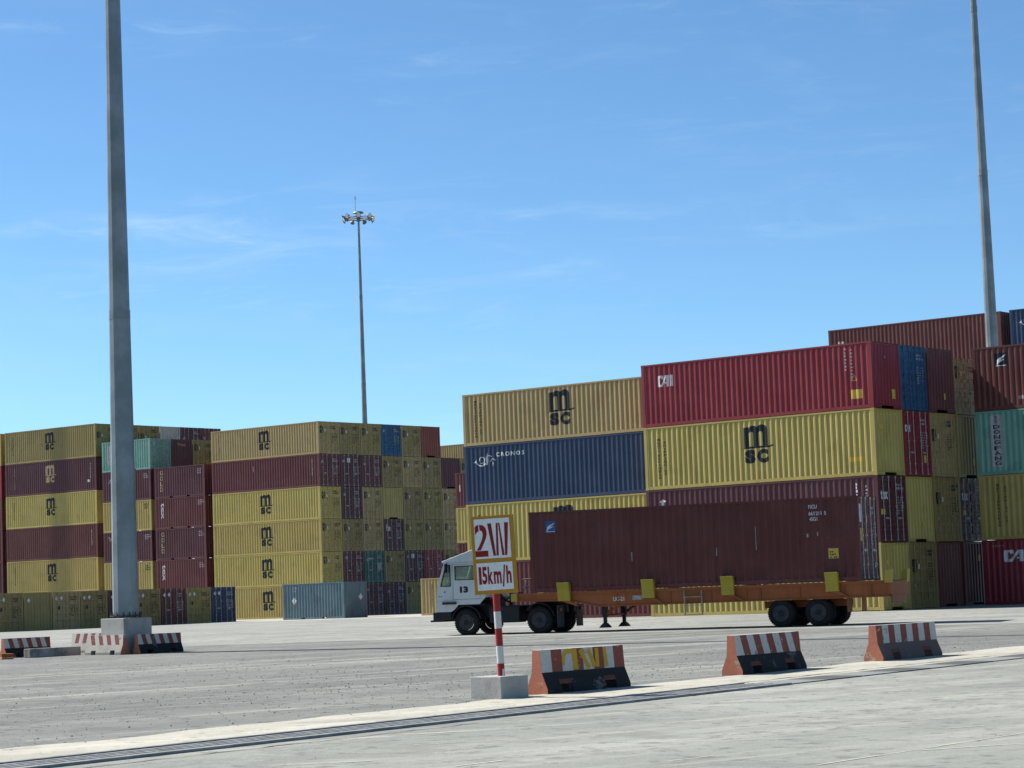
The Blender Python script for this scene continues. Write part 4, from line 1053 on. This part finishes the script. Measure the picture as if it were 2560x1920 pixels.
# ------------------------------------------------------------------ speed sign
bc = Vector((-0.416, 41.46, 0)); bz = gz(41.46)
o = put('sign_block', MB().box(-.36, .36, -.36, .36, -.05, .385), concrete('pale_grey_block', (0.46, 0.45, 0.42), .92, .5, 3.0), loc=(bc.x, bc.y, bz), rot=(0, 0, -B41), bevel=.012)
tag(o, 'pale concrete block carrying the striped pole of the speed sign', 'concrete block')
def sign():
    t = thing('speed_sign', 'yellow framed sign reading 2W and 15km/h on a red and white pole', 'sign', (-.372, 41.40, bz + .386), 0)
    t.rotation_euler = (0, R(-1.7), R(-2))
    M_RED = chipped('red_pole_paint', (0.36, 0.035, 0.035), (0.5, .45, .42), .1, 5); M_WP = chipped('white_pole_paint', (0.66, 0.67, 0.65), (.4, .38, .35), .15, 5)
    zs = [0, .43, .79, 1.16, 1.80] ; zs = [0, .215, .52, .825, 1.12, 1.50]
    for i in range(5):
        put('pole_band', MB().tube((0, 0, zs[i]), (0, 0, zs[i + 1]), .0625, 16), M_RED if i % 2 == 0 else M_WP, t, smooth=False)
    put('pole_band', MB().tube((0, 0, 1.5), (0, 0, 2.6), .0625, 16), M_WP, t)
    put('cable_stub', MB().tube((.04, -.07, 0), (.045, -.068, .12), .02, 8), M_WP, t)
    x0, x1, z0, z1 = -.365, .395, 1.43, 2.80; yb = -.066
    bd = put('board', MB().box(x0, x1, yb - .03, yb, z0, z1), chipped('ochre_sign_frame', (0.52, 0.27, 0.035), (.40, .22, .06), .2, 6), t, bevel=.004)
    mw = chipped('white_sign_panel', (0.86, 0.88, 0.88), (.7, .7, .66), .12, 5)
    w, h = x1 - x0, z1 - z0
    ua = (x0 + .075 * w, x0 + .895 * w, z0 + .455 * h, z0 + .962 * h); la = (x0 + .075 * w, x0 + .905 * w, z0 + .05 * h, z0 + .40 * h)
    for a, b, c, d in (ua, la): put('panel', MB().box(a, b, yb - .034, yb - .0301, c, d), mw, t)
    mr = chipped('stencil_red', (0.27, 0.022, 0.026), (.34, .06, .05), .2, 9)
    def flat(sh, name, mat):
        me = bpy.data.meshes.new(name); me.from_pydata([(x, yb - .037, z) for x, z in sh.v], [], sh.f); me.materials.append(None); return link(name, me, mat, t)
    a, b, c, d = ua; W_, H_ = b - a, d - c
    U = lambda u, v: (a + u * W_, c + v * H_)
    s2 = Sh()
    s2.poly([U(u, v) for u, v in [(.02, .60), (.015, .80), (.06, .845), (.12, .86), (.125, .70), (.07, .67)]])
    outer = [(.145, .86), (.24, .845), (.31, .79), (.345, .70), (.345, .60), (.315, .50), (.26, .40), (.20, .30), (.155, .215)]
    inner = [(.035, .215), (.10, .30), (.17, .42), (.225, .55), (.235, .63), (.22, .68), (.19, .71), (.155, .715)]
    s2.poly([U(u, v) for u, v in outer + inner]); s2.poly([U(u, v) for u, v in [(.0, .05), (.36, .05), (.36, .20), (.0, .20)]])
    for q in ([(.375, .88), (.485, .88), (.575, .06), (.50, .06)], [(.585, .06), (.65, .06), (.672, .88), (.618, .88)], [(.682, .88), (.722, .88), (.815, .06), (.745, .06)], [(.825, .06), (.89, .06), (.965, .88), (.855, .88)]):
        s2.poly([U(u, v) for u, v in q])
    flat(s2, 'stencil_letters', mr)
    a, b, c, d = la; W2, H2 = b - a, d - c
    s3 = Sh(); xx = .05
    for ch, wd, z_, hh in (('1', .075, .22, .64), ('5', .14, .22, .64), ('k', .145, .22, .64), ('m', .215, .22, .46), ('/', .10, .10, .80), ('h', .14, .22, .64)):
        s3.text(ch, a + xx * W2, c + z_ * H2, wd * W2, hh * H2, .035); xx += wd + .018
    flat(s3, 'stencil_letters', mr)
sign()

# ------------------------------------------------------------------ the truck
AT = 0.418
dT = Vector((-math.cos(AT), math.sin(AT), 0)); eT = Vector((math.sin(AT), math.cos(AT), 0)); T0 = Vector((11.56, 79.82, 0))
M_OCHRE = paint('trailer_orange_paint', (0.33, 0.088, 0.014), dirt=0.6, rust=0.9, rough=0.6)
M_GUIDE = paint('guide_yellow_paint', (0.43, 0.33, 0.03), dirt=0.35, rust=0.8)
M_CAB = paint('cab_white_paint', (0.64, 0.66, 0.65), dirt=0.30, rust=0.3, fade=0.2, rough=0.4)
M_RIM = plain('dusty_wheel_rim', (0.04, 0.045, 0.048), 0.7, 0.1, 0.4)
M_RIMD = plain('dark_wheel_dish', (0.018, 0.02, 0.022), 0.8, 0, 0.4)
M_FLAP = plain('dusty_rubber_flap', (0.07, 0.072, 0.075), 0.85, 0, 0.3)
def glass():
    m, nt, N, L, P = newmat('cab_glass')
    tr = N.new('ShaderNodeBsdfTransparent'); tr.inputs[0].default_value = (0.62, 0.74, 0.70, 1)
    gl = N.new('ShaderNodeBsdfGlossy'); gl.inputs['Roughness'].default_value = 0.03; gl.inputs[0].default_value = (0.9, 0.95, 1, 1)
    fr = N.new('ShaderNodeFresnel'); fr.inputs[0].default_value = 1.5
    mx = N.new('ShaderNodeMixShader'); L.new(fr.outputs[0], mx.inputs[0]); L.new(tr.outputs[0], mx.inputs[1]); L.new(gl.outputs[0], mx.inputs[2])
    L.new(mx.outputs[0], N['Material Output'].inputs[0]); return m
M_GLASS = glass()

def wheel(parent, x, y0, w, r=0.48, z=0.48, out=-1, hole=True):
    """a wheel lying between y0 and y0+w; out = side its dish shows"""
    rt = 0.30
    t = put('wheel', MB().lathe([(rt, 0.02), (rt + .03, 0.0), (r - .06, 0.0), (r - .012, .035), (r, .07), (r, w - .07), (r - .012, w - .035), (r - .06, w), (rt + .03, w), (rt, w - .02)], 36, 'y', close=True), M_RUBBER, parent, loc=(x, y0, z))
    tr = MB()
    for i in range(36):                                              # tread lugs
        a = 2 * math.pi * i / 36
        for ya, yb in ((.03, w * .42), (w * .58, w - .03)):
            c, s = math.cos(a), math.sin(a); c2, s2 = math.cos(a + .09), math.sin(a + .09)
            q0, q1 = r - .015, r + .006
            tr.add([(c * q0, ya, s * q0), (c2 * q0, ya, s2 * q0), (c2 * q1, ya, s2 * q1), (c * q1, ya, s * q1), (c * q0, yb, s * q0), (c2 * q0, yb, s2 * q0), (c2 * q1, yb, s2 * q1), (c * q1, yb, s * q1)],
                   [(0, 1, 2, 3), (7, 6, 5, 4), (2, 6, 7, 3), (1, 5, 6, 2), (0, 3, 7, 4)])
    put('tread', tr, M_RUBBER, t)
    f = 0.0 if out < 0 else w
    k = 1 if out < 0 else -1
    put('rim', MB().lathe([(rt - .005, f + k * .004), (rt - .025, f + k * .0), (rt - .05, f + k * .05), (rt - .06, f + k * .10), (.14, f + k * .12), (.13, f + k * .05), (.05, f + k * .045)], 28, 'y'), [M_RIM], t)
    h = MB().lathe([(.11, f + k * .10), (.10, f - k * .005), (.06, f - k * .02)], 14, 'y')
    for i in range(10):
        a = 2 * math.pi * i / 10; p = Vector((.18 * math.cos(a), f + k * .125, .18 * math.sin(a))); h.tube(p, p - Vector((0, k * .035, 0)), .016, 6)
    put('hub', h, M_RIMD, t)
    if hole:
        hh = MB()
        for i in range(10):
            a = 2 * math.pi * i / 10 + .31; p = Vector((.232 * math.cos(a), f + k * .098, .232 * math.sin(a))); hh.tube(p, p - Vector((0, k * .012, 0)), .026, 8)
        put('vent_hole', hh, M_DARK, t)
    return t

def holed(outer, holes, y0, y1):
    """plate in the x-z plane with openings"""
    mb = MB(); loops = [outer] + holes; pts = [p for l in loops for p in l]; n = len(pts)
    vs = [(p[0], y0, p[1]) for p in pts] + [(p[0], y1, p[1]) for p in pts]
    tri = tessellate_polygon([[Vector((p[0], p[1], 0)) for p in l] for l in loops])
    fs = [tuple(t) for t in tri] + [tuple(n + i for i in reversed(t)) for t in tri]
    b = 0
    for l in loops:
        k = len(l)
        for i in range(k): fs.append((b + i, b + (i + 1) % k, n + b + (i + 1) % k, n + b + i))
        b += k
    return mb.add(vs, fs)

def tractor():
    uc = 13.5
    base = T0 + dT * uc; zg = gz(base.y) + 0.0
    t = thing('terminal_tractor', 'white low cab yard tractor numbered 13 pulling the loaded trailer', 'tractor', (base.x, base.y, zg), -AT)
    X = lambda u: -(u - uc)
    P = lambda l: [(X(u), z + .075) for u, z in l]
    WD = 2.36
    quarter = P([(15.80, 1.74), (15.59, 2.44), (15.55, 2.48), (15.40, 2.49), (15.40, 1.73)])
    door_o = P([(15.30, 1.235), (15.30, 2.52), (14.20, 2.52), (14.20, 1.235)])
    side = P([(16.01, .80), (15.96, 1.66), (15.655, 2.565), (14.02, 2.565), (14.02, 1.29), (14.26, 1.05), (15.10, 1.05), (15.30, .86), (15.42, .80)])
    for y0, y1 in ((0.0, .05), (WD - .05, WD)):
        put('cab_side', holed(side, [quarter, door_o], y0, y1), M_CAB, t, fix=True)
        yy = y0 + .012 if y0 == 0 else y0
        dr = put('door', holed(P([(15.288, 1.247), (15.288, 2.508), (14.212, 2.508), (14.212, 1.247)]), [P([(15.21, 1.95), (15.21, 2.44), (14.32, 2.44), (14.32, 1.95)])], yy - .006 if y0 == 0 else yy, yy + .035), M_CAB, t)
        put('window_pane', MB().prism(P([(15.205, 1.955), (15.205, 2.435), (14.325, 2.435), (14.325, 1.955)]), 'y', yy + .012, yy + .018), M_GLASS, dr)
        ws = MB()
        for l in (([(15.21, 1.95), (15.21, 2.44)]), ([(15.21, 2.44), (14.32, 2.44)]), ([(14.32, 2.44), (14.32, 1.95)]), ([(14.32, 1.95), (15.21, 1.95)])):
            (a, za), (b, zb) = P(l); ws.tube((a, yy - .004, za), (b, yy - .004, zb), .016, 6)
        put('window_seal', ws, M_RUBBER, dr)
        put('handle', MB().box(X(14.42), X(14.28), yy - .03, yy - .006, 1.80, 1.84), M_BLACK, dr)
        put('quarter_pane', MB().prism([(a, b) for a, b in quarter], 'y', y0 + .02, y0 + .026), M_GLASS, t)
        qs = MB(); n = len(quarter)
        for i in range(n): qs.tube((quarter[i][0], y0 - .002 if y0 == 0 else y1, quarter[i][1]), (quarter[(i + 1) % n][0], y0 - .002 if y0 == 0 else y1, quarter[(i + 1) % n][1]), .018, 6)
        put('quarter_seal', qs, M_RUBBER, t)
    fr = MB()
    (xa, za), (xb, zb), (xc, zc) = P([(16.01, .80), (15.96, 1.66), (15.655, 2.565)])
    fr.add([(xa, .05, za), (xa, WD - .05, za), (xb, WD - .05, zb), (xb, .05, zb)], [(0, 1, 2, 3)])
    fr.add([(xc + .03, .05, zc - .1), (xc + .03, WD - .05, zc - .1), (xc, WD - .05, zc), (xc, .05, zc)], [(0, 1, 2, 3)])
    put('front_panel', fr, M_CAB, t)
    put('windscreen', MB().add([(xb, .05, zb), (xb, WD - .05, zb), (xc + .03, WD - .05, zc - .1), (xc + .03, .05, zc - .1)], [(0, 1, 2, 3)]), M_GLASS, t)
    put('windscreen_pillar', MB().tube((xb + .01, WD / 2, zb), (xc + .03, WD / 2, zc - .1), .02, 6), M_BLACK, t)
    put('rear_wall', holed([(.06, 1.25), (WD - .06, 1.25), (WD - .06, 2.62), (.06, 2.62)], [[(.5, 1.9), (1.9, 1.9), (1.9, 2.5), (.5, 2.5)]], 0, .03), M_CAB, t, loc=(X(14.02) - .03, 0, 0), rot=(0, 0, R(90))) if False else \
        put('rear_wall', MB().box(X(14.05), X(14.022), .05, WD - .05, 1.36, 1.95).box(X(14.05), X(14.022), .05, .4, 1.951, 2.62).box(X(14.05), X(14.022), WD - .4, WD - .05, 1.951, 2.62).box(X(14.05), X(14.022), .401, WD - .401, 2.5, 2.62), M_CAB, t)
    put('rear_pane', MB().box(X(14.035), X(14.03), .4, WD - .4, 1.95, 2.5), M_GLASS, t)
    rf = MB(); prof = [(X(15.72), 2.655), (X(14.0), 2.655), (X(14.0), 3.20), (X(14.25), 3.17), (X(15.72), 2.715)]
    rf.prism(prof, 'y', -.01, WD + .01); put('roof', rf, M_CAB, t, bevel=.015)
    put('gutter', MB().box(X(15.66), X(14.0), -.025, -.0105, 2.62, 2.65), M_CAB, t)
    put('floor', MB().box(X(15.95), X(14.05), .06, WD - .06, 1.27, 1.30), M_BLACK, t)
    inn = MB(); inn.box(X(15.90), X(15.45), .08, WD - .08, 1.30, 1.72)
    put('dashboard', inn, plain('grey_dashboard', (.10, .10, .10), .7), t)
    st = put('seat', MB().box(X(14.75), X(14.28), .45, 1.0, 1.3, 1.75).box(X(14.40), X(14.24), .47, .98, 1.75, 2.4).box(X(14.40), X(14.26), .58, .87, 2.42, 2.6), plain('worn_seat_cloth', (.06, .06, .065), .9), t, bevel=.03)
    sw = MB(); c = Vector((X(15.28), .72, 1.93)); a = Vector((.45, 0, .89)).normalized(); b = Vector((0, 1, 0)); cc = a.cross(b)
    pr = [c + (b * math.cos(2 * math.pi * i / 14) + cc * math.sin(2 * math.pi * i / 14)) * .21 for i in range(14)]
    for i in range(14): sw.tube(pr[i], pr[(i + 1) % 14], .016, 5)
    sw.tube(c, c - a * .3, .02, 6); sw.tube(pr[0], pr[7], .012, 5)
    put('steering_wheel', sw, M_BLACK, t)
    put('dash_papers', MB().prism([(X(15.78), 1.725), (X(15.52), 1.725), (X(15.60), 1.93), (X(15.66), 1.92)], 'y', .2, .55), M_WHITE, t)
    # number and little panel details on the side
    sh = Sh().text('13', X(15.03), 1.55, .335, .235, .07)
    me = bpy.data.meshes.new('n13'); me.from_pydata([(x, .002, z) for x, z in sh.v], [], sh.f); me.materials.append(None); link('number', me, M_INK, t)
    put('side_badge', MB().box(X(15.92), X(15.72), -.003, -.001, 1.42, 1.46), M_GREYW, t)
    put('side_marker', MB().box(X(15.66), X(15.62), -.02, -.001, 1.58, 1.62), M_BLACK, t)
    put('access_flap', MB().box(X(15.55), X(15.38), -.005, -.001, 1.34, 1.62), M_CAB, t)
    put('panel_seam', MB().box(X(15.98), X(15.31), -.002, -.0005, 1.255, 1.267).box(X(15.34), X(15.33), -.002, -.0005, 1.1, 2.6), M_GREYW, t)
    put('step', MB().box(X(15.72), X(15.18), -.10, -.002, 1.145, 1.235), M_BLACK, t, bevel=.01)
    put('mirror', MB().box(X(15.52), X(15.47), -.22, -.06, 2.30, 2.62).tube((X(15.5), -.12, 2.6), (X(15.5), 0, 2.66), .015, 6), M_BLACK, t)
    put('wiper', MB().tube((X(15.62), .4, 1.8), (X(15.58), .9, 2.3), .012, 5), M_BLACK, t)
    # front end, chassis
    put('bumper', MB().box(X(16.16), X(15.42), .02, WD - .02, .59, .875), M_BLACK, t, bevel=.02)
    put('bumper_plate', MB().box(X(16.30), X(15.72), .1, WD - .1, .52, .588), M_BLACK, t)
    ar = MB(); a0 = [(X(14.83) + .60 * math.cos(R(k)), .50 + .60 * math.sin(R(k))) for k in range(10, 171, 16)]; a1 = [(X(14.83) + .56 * math.cos(R(k)), .50 + .56 * math.sin(R(k))) for k in range(170, 9, -16)]
    for y0, y1 in ((.03, .5), (WD - .5, WD - .03)): ar.prism(a0 + a1, 'y', y0, y1)
    put('front_fender', ar, M_BLACK, t)
    put('engine_bay', MB().box(X(15.4), X(14.06), .52, WD - .52, .62, 1.25).box(X(15.36), X(14.05), .03, .52, 1.085, 1.125), M_BLACK, t)
    for y in (.78, 1.45): put('chassis_rail', MB().box(X(15.9), X(11.15), y, y + .12, .74, .99), M_BLACK, t)
    put('fuel_tank', MB().box(X(13.92), X(12.72), .06, .72, .42, 1.03), M_BLACK, t, bevel=.05)
    put('battery_box', MB().box(X(13.92), X(12.75), WD - .72, WD - .06, .45, 1.03), M_BLACK, t, bevel=.04)
    put('exhaust_stack', MB().tube((X(13.85), 1.9, 1.0), (X(13.85), 1.9, 2.6), .06, 10), M_RIM, t)
    put('fifth_wheel', MB().box(X(12.3), X(11.45), .75, 1.6, 1.02, 1.15).box(X(13.4), X(11.3), .70, 1.65, .99, 1.02), M_BLACK, t)
    hs = MB()
    for k in range(3):
        pts = [Vector((X(13.95 - .9 * i / 6), .9 + .12 * k, 1.5 - .35 * math.sin(math.pi * i / 6))) for i in range(7)]
        for i in range(6): hs.tube(pts[i], pts[i + 1], .018, 5)
    put('air_hose', hs, M_BLACK, t)
    for y0, out in ((.03, -1), (WD - .33, 1)): wheel(t, X(14.83), y0, .30, out=out)
    for y0, out in ((.0, -1), (.32, -1), (WD - .60, 1), (WD - .28, 1)): wheel(t, X(11.93), y0, .28, out=out, hole=False)
    put('axle', MB().tube((X(11.93), .3, .48), (X(11.93), WD - .3, .48), .08, 8).tube((X(14.83), .3, .48), (X(14.83), WD - .3, .48), .07, 8), M_BLACK, t)
    for y0, y1 in ((-.02, .62), (WD - .62, WD + .02)):
        q0 = [(X(11.93) + .62 * math.cos(R(k)), .48 + .62 * math.sin(R(k))) for k in range(12, 151, 12)]; q1 = [(X(11.93) + .595 * math.cos(R(k)), .48 + .595 * math.sin(R(k))) for k in range(144, 11, -12)]
        fd = put('rear_fender', MB().prism(q0 + q1, 'y', y0, y1), M_BLACK, t)
        put('mudflap', MB().box(X(11.22), X(11.20), y0 + .02, y1 - .02, .20, .98), M_FLAP, fd)
    for y in (.12, WD - .3): put('tail_light', MB().box(X(11.17), X(11.14), y, y + .16, .78, .88), plain('tail_lamp_red', (.25, .02, .02), .3), t)
    return t
tractor()

def trailer():
    base = T0 + dT * 5.0; zg = gz(80.6)
    t = thing('container_trailer', 'orange skeletal yard trailer with yellow corner guides under the maroon container', 'trailer', (base.x, base.y, zg), -AT)
    X = lambda u: -(u - 5.0)
    DK = 1.485
    for y, s in ((.03, 1), (2.41, -1)):
        ya, yb = sorted((y, y + s * .05))
        pr = [(X(-.9), .965), (X(9.55), .955), (X(10.65), 1.19), (X(12.85), 1.24), (X(12.85), 1.38), (X(-.9), 1.38)]
        put('side_beam', MB().prism(pr, 'y', ya, yb), M_OCHRE, t)
        fa, fb = sorted((y - s * .045, y + s * .12))
        fl = MB().box(X(12.9), X(-.9), fa, fb, 1.381, DK - .003)
        lo = [(X(-.9), .925), (X(9.57), .915), (X(9.57), .954), (X(-.9), .964)]
        fl.prism(lo, 'y', fa, fb)
        fl.prism([(X(9.571), .915), (X(10.66), 1.15), (X(12.86), 1.20), (X(12.86), 1.239), (X(10.65), 1.189), (X(9.571), .954)], 'y', fa, fb)
        put('flange', fl, M_OCHRE, t)
        st = MB()
        for u in (8.9, 6.9, 5.4, 4.1, 3.6, 2.2, .6, -.3): st.box(X(u), X(u) + .02, *sorted((y - s * .03, y)), .965, 1.38)
        put('stiffener', st, M_OCHRE, t)
        for u in (11.11, 7.90, 4.96, 1.23):
            gd = put('corner_guide', MB().prism([(y - s * .05, 1.165), (y - s * .17, 1.165), (y - s * .19, 1.45), (y - s * .27, 1.82), (y - s * .045, 1.82), (y - s * .045, 1.50)], 'x', X(u), X(u - .46)), M_GUIDE, t, bevel=.012)
            put('gusset', MB().prism([(X(u - .12), 1.16), (X(u - .46), 1.16), (X(u - .78), .97), (X(u - .70), .97)], 'y', *sorted((y - s * .06, y - s * .12))), M_OCHRE, gd)
        put('front_guide', MB().box(X(12.98), X(12.74), *sorted((y - s * .1, y + s * .1)), 1.20, 1.49), M_GUIDE, t, bevel=.01)
        put('rear_guide', MB().prism([(X(-.80), 1.40), (X(-1.0), 1.40), (X(-1.05), 1.86), (X(-.84), 1.80)], 'y', *sorted((y - s * .08, y + s * .28))), M_GUIDE, t, bevel=.01)
    cr = MB()
    for u in (12.6, 10.2, 8.2, 6.5, 5.0, 3.5, 1.0, -.2): cr.box(X(u), X(u) + .1, .09, 2.35, 1.1 if u < 9.5 else 1.26, 1.36)
    put('cross_member', cr, M_OCHRE, t)
    put('rear_bolster', MB().box(X(-.905), X(-1.0), -.02, 2.46, 1.0, 1.46).box(X(-.905), X(-.96), .3, 2.1, .70, 1.0), M_OCHRE, t, bevel=.01)
    put('coupling_plate', MB().box(X(12.3), X(11.5), .5, 1.9, 1.155, 1.19), M_BLACK, t)
    hr = MB()
    for y in (.35, 2.05): hr.tube((X(12.55), y, 1.485), (X(12.55), y, 2.0), .025, 6)
    hr.tube((X(12.55), .1, 2.0), (X(12.55), 2.3, 2.0), .025, 6); hr.tube((X(12.55), .1, 1.72), (X(12.55), 2.3, 1.72), .02, 6)
    put('front_rail', hr, M_GREYW, t)
    for y in (.18, 2.02):
        lg = put('landing_leg', MB().box(X(9.56), X(9.40), y, y + .16, .55, 1.30).box(X(9.535), X(9.425), y + .025, y + .135, .28, .55), M_BLACK, t)
        put('foot', MB().prism([(X(9.66), .17), (X(9.30), .17), (X(9.30), .20), (X(9.43), .33), (X(9.53), .33), (X(9.66), .20)], 'y', y - .06, y + .22), M_BLACK, lg)
        put('brace', MB().tube((X(9.42), y + .08, .72), (X(8.75), y + .08, 1.0), .035, 6).tube((X(9.42), y + .05, .62), (X(9.0), y + .05, .96), .025, 6), M_OCHRE, lg)
    put('leg_cross_brace', MB().tube((X(9.45), .3, .62), (X(9.45), 2.1, .62), .03, 6).tube((X(9.45), .3, .62), (X(9.45), 2.1, 1.1), .025, 6), M_OCHRE, t)
    ld = MB(); M_L = plain('pale_ladder_steel', (.38, .36, .30), .6, .1)
    for u in (6.36, 5.72): ld.tube((X(u), -.06, 1.36), (X(u - .03), -.10, .52), .022, 6); ld.tube((X(u), -.06, 1.36), (X(u) + .03, .05, 1.42), .022, 6)
    for z in (1.15, .86, .54): ld.box(X(6.36), X(5.70), -.16, -.03, z - .012, z + .012)
    put('step_ladder', ld, M_L, t)
    for u in (2.90, 1.57):
        for y0, out in ((.02, -1), (.34, -1), (1.86, 1), (2.18, 1)): wheel(t, X(u), y0, .27, r=.475, z=.478, out=out, hole=False)
        put('axle', MB().tube((X(u), .2, .478), (X(u), 2.3, .478), .075, 8).box(X(u) - .14, X(u) + .14, .75, .88, .5, .66).box(X(u) - .14, X(u) + .14, 1.55, 1.68, .5, .66), M_BLACK, t)
    sp = MB()
    for y in (.76, 1.56): sp.box(X(3.7), X(.8), y, y + .1, .66, .90)
    put('bogie', sp, M_OCHRE, t)
    put('mudguard', MB().box(X(.55), X(.53), .05, .6, .45, .95).box(X(.55), X(.53), 1.85, 2.4, .45, .95), M_OCHRE, t)
    sh = Sh().text('UC-21', X(9.06), 1.10, .42, .145, .02)
    me = bpy.data.meshes.new('uc'); me.from_pydata([(x, .027, z) for x, z in sh.v], [], sh.f); me.materials.append(None); link('lettering', me, M_WHITE, t)
    put('number_plate', MB().box(X(8.32), X(7.95), .015, .029, 1.12, 1.27), M_GREYW, t)
    return t
trailer()
def cargo():
    z = gz(80.6) + 1.487
    c = T0 + dT * (L40 / 2) + eT * (CW / 2)
    mk = [('rect', -5.47, 2.14, .40, .40, plain('emblem_blue', (.035, .11, .33), .5)),
          ('text', 'FSCU', 4.34, 2.52, .30, .13, .02, M_WHITE), ('text', '661211 5', 4.34, 2.29, .62, .13, .02, M_WHITE), ('text', '45G1', 4.36, 2.10, .28, .13, .02, M_WHITE),
          ('rect', 4.98, .80, .36, .34, M_YSTICK), ('rect', 4.25, 1.55, .05, .12, M_GREYW), ('rect', 4.6, 1.58, .05, .14, M_GREYW), ('lines', 91, 5.03, 5.32, 1.0, 3, .09, .05, M_INK),
          ('drect', -1.0, 2.0, .3, .62, M_WHITE), ('drect', -.98, 1.35, .26, .45, M_YSTICK), ('drect', -.2, 2.0, .12, .2, M_WHITE), ('drect', .7, .45, .14, .16, M_WHITE), ('doors', 13, M_GREYW)]
    t = container('cargo', L40, HC, 'door', (c.x, c.y, z), -AT, 'brown maroon long container riding on the orange trailer behind the white tractor', None, mk, 900, bars=plain('pale_door_rod', (.62, .58, .55), .5, .1))
    side_mark(t, L40, ('flagc',), lambda: flag().xf(-5.47, 2.14, .40), M_WHITE, 'logo')
    side_mark(t, L40, ('scr',), lambda: Sh().rect(.95, 1.05, .025, .28).rect(2.4, 1.2, .02, .8).rect(-2.2, 1.0, .03, .3), M_GREYW, 'scratch_mark')
cargo()
